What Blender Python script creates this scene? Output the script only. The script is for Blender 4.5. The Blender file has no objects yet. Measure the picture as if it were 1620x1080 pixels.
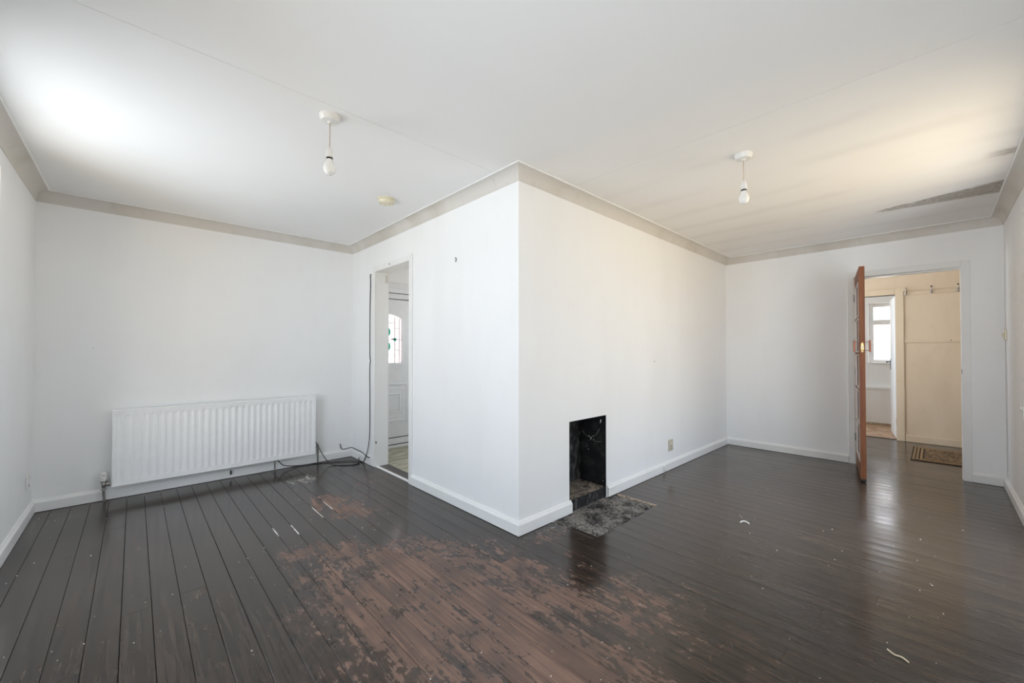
import bpy, math, random
from mathutils import Vector, Matrix

random.seed(7)
scene = bpy.context.scene
COL = scene.collection

# ------------------------------------------------------------------ dimensions (metres)
# the chimney-breast corner of the L-shaped room is the origin; x runs along the fireplace wall, y along the doorway wall
LA, LB, WL, WR, H = 2.732, 3.774, 2.375, 2.289, 2.40
CH, CV = 0.079, 0.083           # coving projection and drop
T, SK = 0.020, 0.092            # skirting thickness and height
D1Y0, D1Y1, D1Z = 1.42, 2.13, 2.025     # doorway in the left face of the block
D2Y0, D2Y1, D2Z = -2.034, -1.272, 1.985  # doorway to the passage
FX0, FX1, FZ, FD = 0.525, 1.010, 0.672, 0.27  # fire opening
PX = 5.66                        # cream passage wall
KX = 7.12                        # kitchen window wall

# ------------------------------------------------------------------ camera
cam_d = bpy.data.cameras.new('camera')
cam = bpy.data.objects.new('camera', cam_d)
COL.objects.link(cam)
cam.location = (-1.82823, -1.87350, 1.19148)
cam.rotation_euler = (math.radians(90 + 0.6913), 0, math.radians(46.7197 - 90))
cam_d.sensor_width = 36
cam_d.lens = 633.30 / 1620 * 36
cam_d.shift_x = (810 - 809.227) / 1620
cam_d.shift_y = (548.787 - 540) / 1620
cam_d.clip_start = 0.02
scene.camera = cam

# ------------------------------------------------------------------ daylight: an even overcast sky above the horizon, tinted ground glow below it
# (made-up ground glow to light the room: neutral, then warm on the patio side)
SKY = (0.79, 0.87, 1.03)
SKY_STRENGTH = 3.7
GROUND_GLOW = (1.38, 1.39, 1.47)      # ground radiance relative to the sky
WARM_GROUND_GLOW = (1.14, 0.93, 0.70)
EXPOSURE = 0.56
world = bpy.data.worlds.new('overcast_sky')
scene.world = world
world.use_nodes = True
wn = world.node_tree
bg = wn.nodes['Background']
bg.inputs[1].default_value = SKY_STRENGTH
tc = wn.nodes.new('ShaderNodeTexCoord')
sx = wn.nodes.new('ShaderNodeSeparateXYZ')
wn.links.new(tc.outputs['Generated'], sx.inputs[0])


def wramp(sock, lo, hi):
    n = wn.nodes.new('ShaderNodeMapRange')
    n.interpolation_type = 'SMOOTHSTEP'
    wn.links.new(sock, n.inputs[0])
    n.inputs[1].default_value, n.inputs[2].default_value = lo, hi
    return n.outputs[0]


def wmix(f, a_, b_):
    n = wn.nodes.new('ShaderNodeMix')
    n.data_type = 'RGBA'
    wn.links.new(f, n.inputs[0])
    for i, v in ((6, a_), (7, b_)):
        if isinstance(v, tuple):
            n.inputs[i].default_value = (*v, 1)
        else:
            wn.links.new(v, n.inputs[i])
    return n.outputs[2]


dv = wn.nodes.new('ShaderNodeMath')          # side of the house decides neutral or warm glow
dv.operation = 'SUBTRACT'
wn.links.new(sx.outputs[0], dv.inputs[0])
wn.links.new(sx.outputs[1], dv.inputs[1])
ground = wmix(wramp(dv.outputs[0], -0.15, 0.15), GROUND_GLOW, WARM_GROUND_GLOW)
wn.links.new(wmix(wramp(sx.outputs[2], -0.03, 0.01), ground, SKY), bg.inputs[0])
vs = scene.view_settings
vs.view_transform = 'Standard'
vs.look = 'None'
vs.exposure = EXPOSURE
vs.gamma = 1
vs.use_curve_mapping = False
scene.cycles.max_bounces = 9
scene.cycles.diffuse_bounces = 7
scene.cycles.glossy_bounces = 4
scene.cycles.transparent_max_bounces = 12
scene.cycles.caustics_reflective = False
scene.cycles.caustics_refractive = False
scene.cycles.sample_clamp_indirect = 6
scene.cycles.use_denoising = True

# window openings of the house (two large ones in the room, behind and beside the camera)
WIN_L = (0.58, 1.66, 0.12, 2.22)      # y0,y1,z0,z1 in the left wall, near the radiator end
WIN_L2 = (-2.20, -0.95, 0.12, 2.22)   # its twin beside the camera
WIN_R = (0.95, 2.35, 0.06, 2.18)     # x0,x1,z0,z1 in the right wall
WIN_K = (-1.98, -1.09, 1.0, 2.0)      # y0,y1,z0,z1 kitchen
WIN_K_FILL = (6.0, 6.9, 1.0, 2.0)          # x0,x1,z0,z1 second kitchen window, unseen, added to brighten the kitchen
WIN_P_FILL = (4.02, 5.50, 0.40, 2.2)       # x0,x1,z0,z1 window added at the unseen passage end to light the cream wall
WIN_H_FILL = (1.15, 2.25, 1.10, 2.1)       # y0,y1,z0,z1 unseen hall side window, added to lift the dim front hall


def portal(name, loc, rot, sx, sy):
    l = bpy.data.lights.new(name, 'AREA')
    l.shape = 'RECTANGLE'
    l.size, l.size_y = sx, sy
    l.cycles.is_portal = True
    o = bpy.data.objects.new(name, l)
    o.location, o.rotation_euler = loc, rot
    COL.objects.link(o)


R90 = math.pi / 2
# sky portals (they only guide the sampling of the sky through the glazed openings)
for W_ in (WIN_L, WIN_L2):
    portal('sky_portal', (-WL - 0.29, (W_[0] + W_[1]) / 2, (W_[2] + W_[3]) / 2), (0, -R90, 0), W_[3] - W_[2], W_[1] - W_[0])
portal('sky_portal', ((WIN_R[0] + WIN_R[1]) / 2, -WR - 0.29, (WIN_R[2] + WIN_R[3]) / 2), (R90, 0, 0), WIN_R[1] - WIN_R[0], WIN_R[3] - WIN_R[2])
portal('sky_portal', (KX + 0.26, (WIN_K[0] + WIN_K[1]) / 2, 1.5), (0, R90, 0), 1.0, 0.89)
portal('sky_portal', ((WIN_P_FILL[0] + WIN_P_FILL[1]) / 2, 0.72, 1.30), (-R90, 0, 0), 1.48, 1.8)

portal('sky_portal', ((WIN_K_FILL[0] + WIN_K_FILL[1]) / 2, 0.12, 1.5), (-R90, 0, 0), 0.9, 1.0)
portal('sky_portal', (1.62, (WIN_H_FILL[0] + WIN_H_FILL[1]) / 2, 1.6), (0, R90, 0), 1.0, WIN_H_FILL[1] - WIN_H_FILL[0])


# ------------------------------------------------------------------ node helpers
class S:
    """a shader socket with arithmetic"""
    def __init__(s, nt, sock):
        s.nt, s.k = nt, sock

    def _m(s, op, *a, clamp=False):
        n = s.nt.nodes.new('ShaderNodeMath')
        n.operation = op
        n.use_clamp = clamp
        for i, v in enumerate((s,) + a):
            if isinstance(v, S):
                s.nt.links.new(v.k, n.inputs[i])
            else:
                n.inputs[i].default_value = v
        return S(s.nt, n.outputs[0])

    def __add__(s, o): return s._m('ADD', o)
    def __radd__(s, o): return s._m('ADD', o)
    def __sub__(s, o): return s._m('SUBTRACT', o)
    def __mul__(s, o): return s._m('MULTIPLY', o)
    def __rmul__(s, o): return s._m('MULTIPLY', o)
    def __truediv__(s, o): return s._m('DIVIDE', o)
    def abs(s): return s._m('ABSOLUTE')
    def frac(s): return s._m('FRACT')
    def sqrt(s): return s._m('SQRT')
    def max(s, o): return s._m('MAXIMUM', o)
    def min(s, o): return s._m('MINIMUM', o)
    def clamp(s): return s._m('ADD', 0.0, clamp=True)
    def neg(s): return s._m('MULTIPLY', -1.0)

    def ramp(s, a, b, lo=0.0, hi=1.0):
        n = s.nt.nodes.new('ShaderNodeMapRange')
        n.interpolation_type = 'SMOOTHSTEP'
        s.nt.links.new(s.k, n.inputs[0])
        for i, v in enumerate((a, b, lo, hi)):
            n.inputs[i + 1].default_value = v
        return S(s.nt, n.outputs[0])


class Mat:
    def __init__(self, name):
        self.m = bpy.data.materials.new(name)
        self.m.use_nodes = True
        self.nt = self.m.node_tree
        self.b = self.nt.nodes['Principled BSDF']
        self.out = self.nt.nodes['Material Output']

    def pos(self):
        n = self.nt.nodes.new('ShaderNodeNewGeometry')
        x = self.nt.nodes.new('ShaderNodeSeparateXYZ')
        self.nt.links.new(n.outputs['Position'], x.inputs[0])
        return [S(self.nt, x.outputs[i]) for i in range(3)]

    def vec(self, x, y, z):
        n = self.nt.nodes.new('ShaderNodeCombineXYZ')
        for i, v in enumerate((x, y, z)):
            if isinstance(v, S):
                self.nt.links.new(v.k, n.inputs[i])
            else:
                n.inputs[i].default_value = v
        return S(self.nt, n.outputs[0])

    def noise(self, v, scale=5.0, detail=4.0, rough=0.55, dist=0.0):
        n = self.nt.nodes.new('ShaderNodeTexNoise')
        self.nt.links.new(v.k, n.inputs['Vector'])
        n.inputs['Scale'].default_value = scale
        n.inputs['Detail'].default_value = detail
        n.inputs['Roughness'].default_value = rough
        n.inputs['Distortion'].default_value = dist
        return S(self.nt, n.outputs[0])

    def voro(self, v, scale=5.0, feature='F1'):
        n = self.nt.nodes.new('ShaderNodeTexVoronoi')
        n.feature = feature
        self.nt.links.new(v.k, n.inputs['Vector'])
        n.inputs['Scale'].default_value = scale
        return S(self.nt, n.outputs[0])

    def rand(self):
        n = self.nt.nodes.new('ShaderNodeObjectInfo')
        return S(self.nt, n.outputs['Random'])

    def col(self, c):
        n = self.nt.nodes.new('ShaderNodeRGB')
        n.outputs[0].default_value = (*c, 1)
        return S(self.nt, n.outputs[0])

    def mix(self, f, a, b):
        n = self.nt.nodes.new('ShaderNodeMix')
        n.data_type = 'RGBA'
        if isinstance(f, S):
            self.nt.links.new(f.k, n.inputs[0])
        else:
            n.inputs[0].default_value = f
        for i, v in ((6, a), (7, b)):
            if isinstance(v, S):
                self.nt.links.new(v.k, n.inputs[i])
            else:
                n.inputs[i].default_value = (*v, 1)
        return S(self.nt, n.outputs[2])

    def set(self, name, v):
        i = self.b.inputs[name]
        if isinstance(v, S):
            self.nt.links.new(v.k, i)
        elif isinstance(v, tuple) and len(i.default_value) == 4:
            i.default_value = (*v, 1)
        else:
            i.default_value = v

    def bump(self, h, dist=0.001, strength=1.0):
        n = self.nt.nodes.new('ShaderNodeBump')
        n.inputs['Strength'].default_value = strength
        n.inputs['Distance'].default_value = dist
        self.nt.links.new(h.k, n.inputs['Height'])
        self.nt.links.new(n.outputs[0], self.b.inputs['Normal'])


def srgb(r, g, b):
    f = lambda c: (c / 255 / 12.92) if c <= 10 else ((c / 255 + 0.055) / 1.055) ** 2.4
    return (f(r), f(g), f(b))


def plain(name, c, rough=0.5, metal=0.0, var=0.06, scale=14, bump=0.0):
    M = Mat(name)
    p = M.vec(*M.pos())
    n = M.noise(p, scale, 4)
    M.set('Base Color', M.mix(n.ramp(0.3, 0.7), tuple(k * (1 - var) for k in c), tuple(min(1, k * (1 + var)) for k in c)))
    M.set('Roughness', rough)
    M.set('Metallic', metal)
    if bump:
        M.bump(n, bump)
    return M.m


def paint(name, c, stain, amt, rough=0.6, bump=0.0009):
    """old emulsion on plaster: mottled, brushed and lightly marked"""
    M = Mat(name)
    x, y, z = M.pos()
    p = M.vec(x, y, z)
    pv = M.vec(x, y, z * 0.35)
    big = M.noise(pv, 1.7, 2)
    mid = M.noise(M.vec(x, y, z * 0.5), 11, 3, 0.6)
    spots = M.voro(p, 3.1)
    base = M.mix((big.ramp(0.45, 0.75) * amt + mid.ramp(0.5, 0.8) * (amt * 0.5)).clamp(), c, stain)
    base = M.mix(spots.ramp(0.012, 0.02, 0.35, 0.0), base, (0.18, 0.17, 0.16))
    M.set('Base Color', base)
    M.set('Roughness', rough)
    M.set('Specular IOR Level', 0.3)
    M.bump(mid, bump)
    return M.m


WALL = paint('white_wall_paint', (0.90, 0.90, 0.895), (0.85, 0.845, 0.835), 0.55)
CREAM = paint('aged_cream_paint', (0.72, 0.60, 0.45), (0.62, 0.49, 0.34), 0.6, 0.5)
CREAMGLOSS = paint('aged_cream_gloss', (0.72, 0.60, 0.44), (0.58, 0.44, 0.29), 0.6, 0.35, 0.0004)
KITCHEN = paint('kitchen_white_paint', (0.82, 0.83, 0.83), (0.75, 0.75, 0.74), 0.4)
GLOSS = paint('white_gloss_paint', (0.86, 0.86, 0.845), (0.77, 0.75, 0.70), 0.45, 0.32, 0.0005)
COVE = paint('dusty_coving_paint', (0.68, 0.65, 0.605), (0.56, 0.52, 0.46), 0.8, 0.8)
BEAD = plain('clean_white_edge', (0.92, 0.92, 0.90), 0.4, 0, 0.02)
ENAMEL = plain('white_radiator_enamel', (0.93, 0.93, 0.925), 0.25, 0, 0.01)
UPVC = plain('white_upvc', (0.80, 0.81, 0.82), 0.3, 0, 0.02)
GASKET = plain('black_gasket', (0.02, 0.02, 0.022), 0.6)
PLASTIC = plain('white_plastic', (0.82, 0.81, 0.78), 0.3, 0, 0.02)
IVORY = plain('yellowed_ivory_plastic', (0.76, 0.70, 0.53), 0.35, 0, 0.04)
DULLIVORY = plain('dull_beige_plastic', (0.56, 0.52, 0.43), 0.4, 0, 0.05)
CORD = plain('tan_flex_cord', (0.55, 0.45, 0.35), 0.55)
BLACKRUB = plain('black_cable_rubber', (0.012, 0.012, 0.013), 0.4)
CHROME = plain('tarnished_chrome', (0.42, 0.40, 0.37), 0.3, 1.0, 0.2, 60)
PIPE = plain('old_painted_pipe', (0.22, 0.21, 0.19), 0.45, 0.3, 0.25, 50)
BRASS = plain('brass', (0.75, 0.55, 0.24), 0.3, 1.0, 0.12, 60)
COPPER = plain('copper_brown_handle', (0.33, 0.12, 0.07), 0.35, 0.4, 0.2, 40)
DARKMETAL = plain('dark_iron', (0.05, 0.045, 0.04), 0.45, 0.8)
SHAVE = plain('pale_wood_shaving', (0.78, 0.68, 0.50), 0.7)
FLAKE = plain('white_paint_flake', (0.85, 0.84, 0.80), 0.7)
RAWWOOD = plain('raw_broken_timber', (0.42, 0.33, 0.25), 0.9, 0, 0.6, 70, 0.003)
SUB = plain('dark_underfloor', (0.008, 0.007, 0.006), 0.9)
EXT = plain('exterior_render', (0.62, 0.60, 0.56), 0.8)
LEAD = plain('pinkish_lead_came', (0.30, 0.20, 0.18), 0.5, 0.2)


def glassmat(name, tint=(1, 1, 1), frost=0.0, haze=None):
    """thin window pane: mostly clear, mirror-like towards grazing angles, optionally obscured"""
    m = bpy.data.materials.new(name)
    m.use_nodes = True
    nt = m.node_tree
    nt.nodes.clear()
    out = nt.nodes.new('ShaderNodeOutputMaterial')
    tr = nt.nodes.new('ShaderNodeBsdfTransparent')
    tr.inputs[0].default_value = (*tint, 1)
    gl = nt.nodes.new('ShaderNodeBsdfGlossy')
    gl.inputs['Roughness'].default_value = 0.03
    lw_ = nt.nodes.new('ShaderNodeLayerWeight')      # facing ratio, the same on both faces of the sheet
    lw_.inputs[0].default_value = 0.5
    pw = nt.nodes.new('ShaderNodeMath')
    pw.operation = 'POWER'
    pw.inputs[1].default_value = 5.0
    nt.links.new(lw_.outputs['Facing'], pw.inputs[0])
    fr = nt.nodes.new('ShaderNodeMath')
    fr.operation = 'MULTIPLY_ADD'
    fr.inputs[1].default_value = 0.96
    fr.inputs[2].default_value = 0.04
    nt.links.new(pw.outputs[0], fr.inputs[0])
    mx = nt.nodes.new('ShaderNodeMixShader')
    nt.links.new(fr.outputs[0], mx.inputs[0])
    body = tr.outputs[0]
    if frost:
        tl = nt.nodes.new('ShaderNodeBsdfTranslucent')
        tl.inputs[0].default_value = (*tint, 1)
        m2 = nt.nodes.new('ShaderNodeMixShader')
        geo = nt.nodes.new('ShaderNodeNewGeometry')
        nz = nt.nodes.new('ShaderNodeTexNoise')
        nz.inputs['Scale'].default_value = 32
        nz.inputs['Detail'].default_value = 5
        nz.inputs['Distortion'].default_value = 2.5
        nt.links.new(geo.outputs['Position'], nz.inputs['Vector'])
        mr = nt.nodes.new('ShaderNodeMapRange')
        nt.links.new(nz.outputs[0], mr.inputs[0])
        for i, v in enumerate((0.40, 0.68, frost * 0.35, frost)):
            mr.inputs[i + 1].default_value = v
        nt.links.new(mr.outputs[0], m2.inputs[0])
        nt.links.new(tr.outputs[0], m2.inputs[1])
        nt.links.new(tl.outputs[0], m2.inputs[2])
        body = m2.outputs[0]
    nt.links.new(body, mx.inputs[1])
    nt.links.new(gl.outputs[0], mx.inputs[2])
    nt.links.new(mx.outputs[0], out.inputs[0])
    return m


GLASS = glassmat('clear_window_glass', (0.96, 0.98, 0.97))
FROST = glassmat('obscured_window_glass', (0.97, 0.97, 0.97), 0.9)
LEADGLASS = glassmat('pale_leaded_glass', (0.60, 0.555, 0.535), 0.55)
GREENGLASS = glassmat('green_stained_glass', (0.18, 0.50, 0.40), 0.3)
REDGLASS = glassmat('red_stained_glass', (0.30, 0.10, 0.06), 0.3)


# ---- ceiling: soft grey-white with faint joist ghosting on the right and two damp stains
def ceiling_mat():
    M = Mat('ceiling_paint')
    x, y, z = M.pos()
    p = M.vec(x, y, z)
    big = M.noise(p, 1.1, 3)
    fine = M.noise(p, 40, 4)
    wob = M.noise(M.vec(x, y * 0.5, z), 2.0, 3)
    band = ((x - 0.30 + wob * 0.10) / 0.405).frac() - 0.5
    band = band.abs().ramp(0.0, 0.26, 1.0, 0.0) * x.ramp(0.3, 1.0) * M.noise(p, 1.6, 2).ramp(0.35, 0.6)
    base = M.mix(big.ramp(0.35, 0.75) * 0.5, (0.88, 0.875, 0.865), (0.84, 0.835, 0.82))
    base = M.mix(x.ramp(-0.6, 2.6) * 0.30, base, (0.82, 0.77, 0.70))
    base = M.mix(band * 0.10, base, (0.42, 0.39, 0.36))
    # damp stain that widens towards the right wall
    n = M.noise(M.vec(x, y, z), 9, 6, 0.65)
    t = (y.neg() - 1.50) / 0.70
    half = t.clamp() * 0.145 + 0.02
    d = ((x - (t * -0.06 + 2.83)) + (n - 0.5) * 0.09).abs() / half
    s1 = d.ramp(0.75, 1.15, 1.0, 0.0) * t.ramp(0.0, 0.12) * n.ramp(0.2, 0.55, 0.55, 1.0)
    t2 = (y.neg() - 2.06) / 0.14
    d2 = ((x - 1.99) + (n - 0.5) * 0.10).abs() / 0.075
    s2 = d2.ramp(0.4, 1.1, 1.0, 0.0) * t2.ramp(0.0, 1.0) * 0.7
    base = M.mix((s1 * 0.85 + s2).clamp() * 0.85, base, M.mix(fine.ramp(0.4, 0.62), (0.20, 0.17, 0.135), (0.40, 0.35, 0.28)))
    M.set('Base Color', base)
    M.set('Roughness', 0.8)
    M.set('Specular IOR Level', 0.2)
    M.bump(big * 3.0, 0.0012)
    return M.m


CEIL = ceiling_mat()


# ---- floorboards: dark varnish worn through to bare reddish timber in the middle of the room
def floor_mat():
    M = Mat('worn_dark_varnished_boards')
    x, y, z = M.pos()
    r = M.rand()
    p = M.vec(x, y, r * 7.0)
    grain = M.noise(M.vec(x * 62.0, y * 2.6, r * 20.0), 1.0, 2.5, 0.55, 0.5)
    grain2 = M.noise(M.vec(x * 190.0, y * 7.0, r * 20.0), 1.0, 1.5, 0.5)
    patch = M.noise(M.vec(x, y * 0.62, r * 0.35), 8.0, 5.5, 0.66, 0.9) * 0.6 + M.noise(M.vec(x, y * 0.45, r * 0.6), 27.0, 4, 0.62, 1.2) * 0.4
    broad = M.noise(M.vec(x, y, 0.0), 2.3, 3, 0.55, 0.4)

    def ell(cx, cy, rx, ry, rot=0.0):
        c, s = math.cos(rot), math.sin(rot)
        u = ((x - cx) * c + (y - cy) * s) / rx
        v = ((y - cy) * c - (x - cx) * s) / ry
        return (u * u + v * v).sqrt()

    f = ell(-0.70, -0.42, 0.80, 1.22, 0.10).ramp(0.25, 1.15, 1.0, 0.0)
    f = f.max(ell(-0.62, 1.25, 0.34, 0.62, 0.0).ramp(0.2, 1.2, 0.66, 0.0))
    f = f.max(ell(-0.98, 0.45, 0.35, 0.55, 0.0).ramp(0.2, 1.2, 0.78, 0.0))
    f = f.max(ell(-0.20, -0.75, 0.42, 0.75, 0.25).ramp(0.2, 1.2, 0.85, 0.0))
    f = f.max(ell(-0.15, 1.75, 0.25, 0.40, 0.0).ramp(0.2, 1.2, 0.5, 0.0))
    f = f.max(ell(0.16, -0.13, 0.30, 0.10, 0.0).ramp(0.3, 1.2, 0.60, 0.0))
    wsum = f * 0.30 + patch * 1.05 + (broad - 0.5) * 0.42 + (r - 0.5) * 0.07 + (grain - 0.5) * 0.20
    wear = wsum.ramp(0.735, 0.775)
    halo = wsum.ramp(0.60, 0.74)
    # colours
    var = M.mix(grain.ramp(0.25, 0.75), (0.024, 0.0175, 0.0140), (0.060, 0.044, 0.035))
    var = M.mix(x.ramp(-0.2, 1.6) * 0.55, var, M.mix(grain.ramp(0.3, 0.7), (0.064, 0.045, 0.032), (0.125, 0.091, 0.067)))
    var = M.mix((r * 0.35), var, (0.030, 0.026, 0.024))
    var = M.mix(halo * 0.55, var, (0.095, 0.058, 0.043))
    bare = M.mix(grain.ramp(0.3, 0.7), (0.120, 0.068, 0.050), (0.262, 0.158, 0.116))
    bare = M.mix(grain2.ramp(0.55, 0.8) * 0.5, bare, (0.07, 0.04, 0.03))
    bare = M.mix(M.noise(p, 4.5, 3, 0.6).ramp(0.40, 0.66) * 0.75, bare, (0.108, 0.070, 0.056))
    c = M.mix(wear, var, bare)
    # plaster dust by the radiator and ash around the hearth
    du = M.noise(M.vec(x * 1.6, y, 1.0), 13.0, 4, 0.7, 0.6)
    dust = (ell(-0.66, 2.20, 0.36, 0.34).ramp(0.2, 1.1, 0.40, 0.0) + du * 0.9).ramp(0.80, 0.98)
    dust = dust.max((ell(0.20, -0.07, 0.26, 0.07).ramp(0.2, 1.1, 0.35, 0.0) + du * 0.6).ramp(0.60, 0.80) * 0.7)
    c = M.mix(dust * 0.75, c, (0.34, 0.315, 0.28))
    # small pale scratches and specks
    sp = M.voro(M.vec(x, y, 0.0), 13.0).ramp(0.015, 0.035, 0.8, 0.0) * M.noise(p, 3.0, 2).ramp(0.45, 0.6)
    scr = (M.noise(M.vec(x * 4.0 + y * 5.0, y * 26.0 - x * 18.0, 0.0), 1.0, 2).ramp(0.73, 0.77)) * M.noise(p, 5.0, 2).ramp(0.5, 0.62)
    c = M.mix((sp + scr * 0.22).clamp(), c, (0.40, 0.38, 0.34))
    M.set('Base Color', c)
    rough = broad.ramp(0.3, 0.75, 0.15, 0.24)
    rr = M.mix(wear, M.vec(rough, rough, rough), (0.52, 0.52, 0.52))
    M.set('Roughness', rr)
    M.set('Specular IOR Level', 0.52)
    M.bump(grain * 0.25, 0.0005)
    return M.m


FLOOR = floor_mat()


def soot_mat():
    M = Mat('sooty_firebox')
    x, y, z = M.pos()
    p = M.vec(x, y, z)
    a = M.noise(p, 7, 6, 0.65)
    b = M.noise(M.vec(x, y, z * 0.4), 30, 5, 0.6)
    c = M.mix(a.ramp(0.45, 0.75), (0.005, 0.005, 0.005), (0.045, 0.043, 0.040))
    c = M.mix(b.ramp(0.45, 0.70) * y.ramp(0.262, 0.268) * 0.8, c, (0.13, 0.125, 0.12))
    c = M.mix(b.ramp(0.50, 0.72) * z.ramp(0.084, 0.088, 1.0, 0.0) * 0.8, c, (0.11, 0.105, 0.10))
    M.set('Base Color', c)
    M.set('Roughness', 0.85)
    M.bump(a + b * 0.4, 0.004)
    return M.m


SOOT = soot_mat()


def hearth_mat():
    M = Mat('ash_stained_concrete')
    x, y, z = M.pos()
    p = M.vec(x, y, z)
    a = M.noise(p, 6, 6, 0.6)
    b = M.noise(p, 55, 6, 0.7)
    c = M.mix((a * 0.5 + b * 0.6).ramp(0.47, 0.66), (0.012, 0.012, 0.012), (0.30, 0.28, 0.255))
    c = M.mix(a.ramp(0.55, 0.75) * 0.5, c, (0.10, 0.09, 0.08))
    M.set('Base Color', c)
    M.set('Roughness', 0.85)
    M.bump(a * 2.0 + b, 0.004)
    return M.m


HEARTH = hearth_mat()
DUSTY = plain('dusty_brown_ash', (0.17, 0.14, 0.11), 0.95, 0, 0.75, 22, 0.006)


def door_wood():
    M = Mat('orange_stained_door_wood')
    n = M.nt.nodes.new('ShaderNodeTexCoord')
    sx = M.nt.nodes.new('ShaderNodeSeparateXYZ')
    M.nt.links.new(n.outputs['Object'], sx.inputs[0])
    x, y, z = [S(M.nt, sx.outputs[i]) for i in range(3)]
    g = M.noise(M.vec(x * 40.0, y * 40.0, z * 2.2), 1.0, 5, 0.6, 1.2)
    h = M.noise(M.vec(x * 5.0, y * 5.0, z * 1.3), 1.0, 3)
    c = M.mix(g.ramp(0.3, 0.7), (0.135, 0.044, 0.018), (0.25, 0.092, 0.036))
    c = M.mix(h.ramp(0.4, 0.7) * 0.5, c, (0.20, 0.066, 0.030))
    M.set('Base Color', c)
    M.set('Roughness', 0.5)
    M.set('Specular IOR Level', 0.3)
    M.bump(g, 0.0004)
    return M.m


DOORWOOD = door_wood()


def mat_rug():
    M = Mat('brown_patterned_doormat')
    x, y, z = M.pos()
    p = M.vec(x, y, z)
    a = M.noise(p, 38, 5, 0.7)
    w = M.voro(p, 26)
    c = M.mix(a.ramp(0.4, 0.62), (0.035, 0.022, 0.012), (0.27, 0.17, 0.080))
    c = M.mix(w.ramp(0.05, 0.25, 0.5, 0.0), c, (0.40, 0.29, 0.15))
    M.set('Base Color', c)
    M.set('Roughness', 0.95)
    M.bump(a, 0.006)
    return M.m


RUG = mat_rug()
RUGDARK = plain('dark_mat_band', (0.035, 0.024, 0.015), 0.95, 0, 0.4, 90, 0.004)
RUGLIGHT = plain('tan_mat_band', (0.25, 0.165, 0.085), 0.95, 0, 0.4, 90, 0.004)


def lino(name, c1, c2, scale):
    M = Mat(name)
    x, y, z = M.pos()
    a = M.noise(M.vec(x, y * 2.2, z), scale, 6, 0.65)
    M.set('Base Color', M.mix(a.ramp(0.35, 0.65), c1, c2))
    M.set('Roughness', 0.4)
    M.bump(a, 0.001)
    return M.m


HALLLINO = lino('worn_olive_hall_lino', (0.25, 0.225, 0.15), (0.50, 0.48, 0.38), 5)
KITLINO = lino('tan_kitchen_lino', (0.36, 0.20, 0.10), (0.55, 0.40, 0.27), 4)


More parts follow.
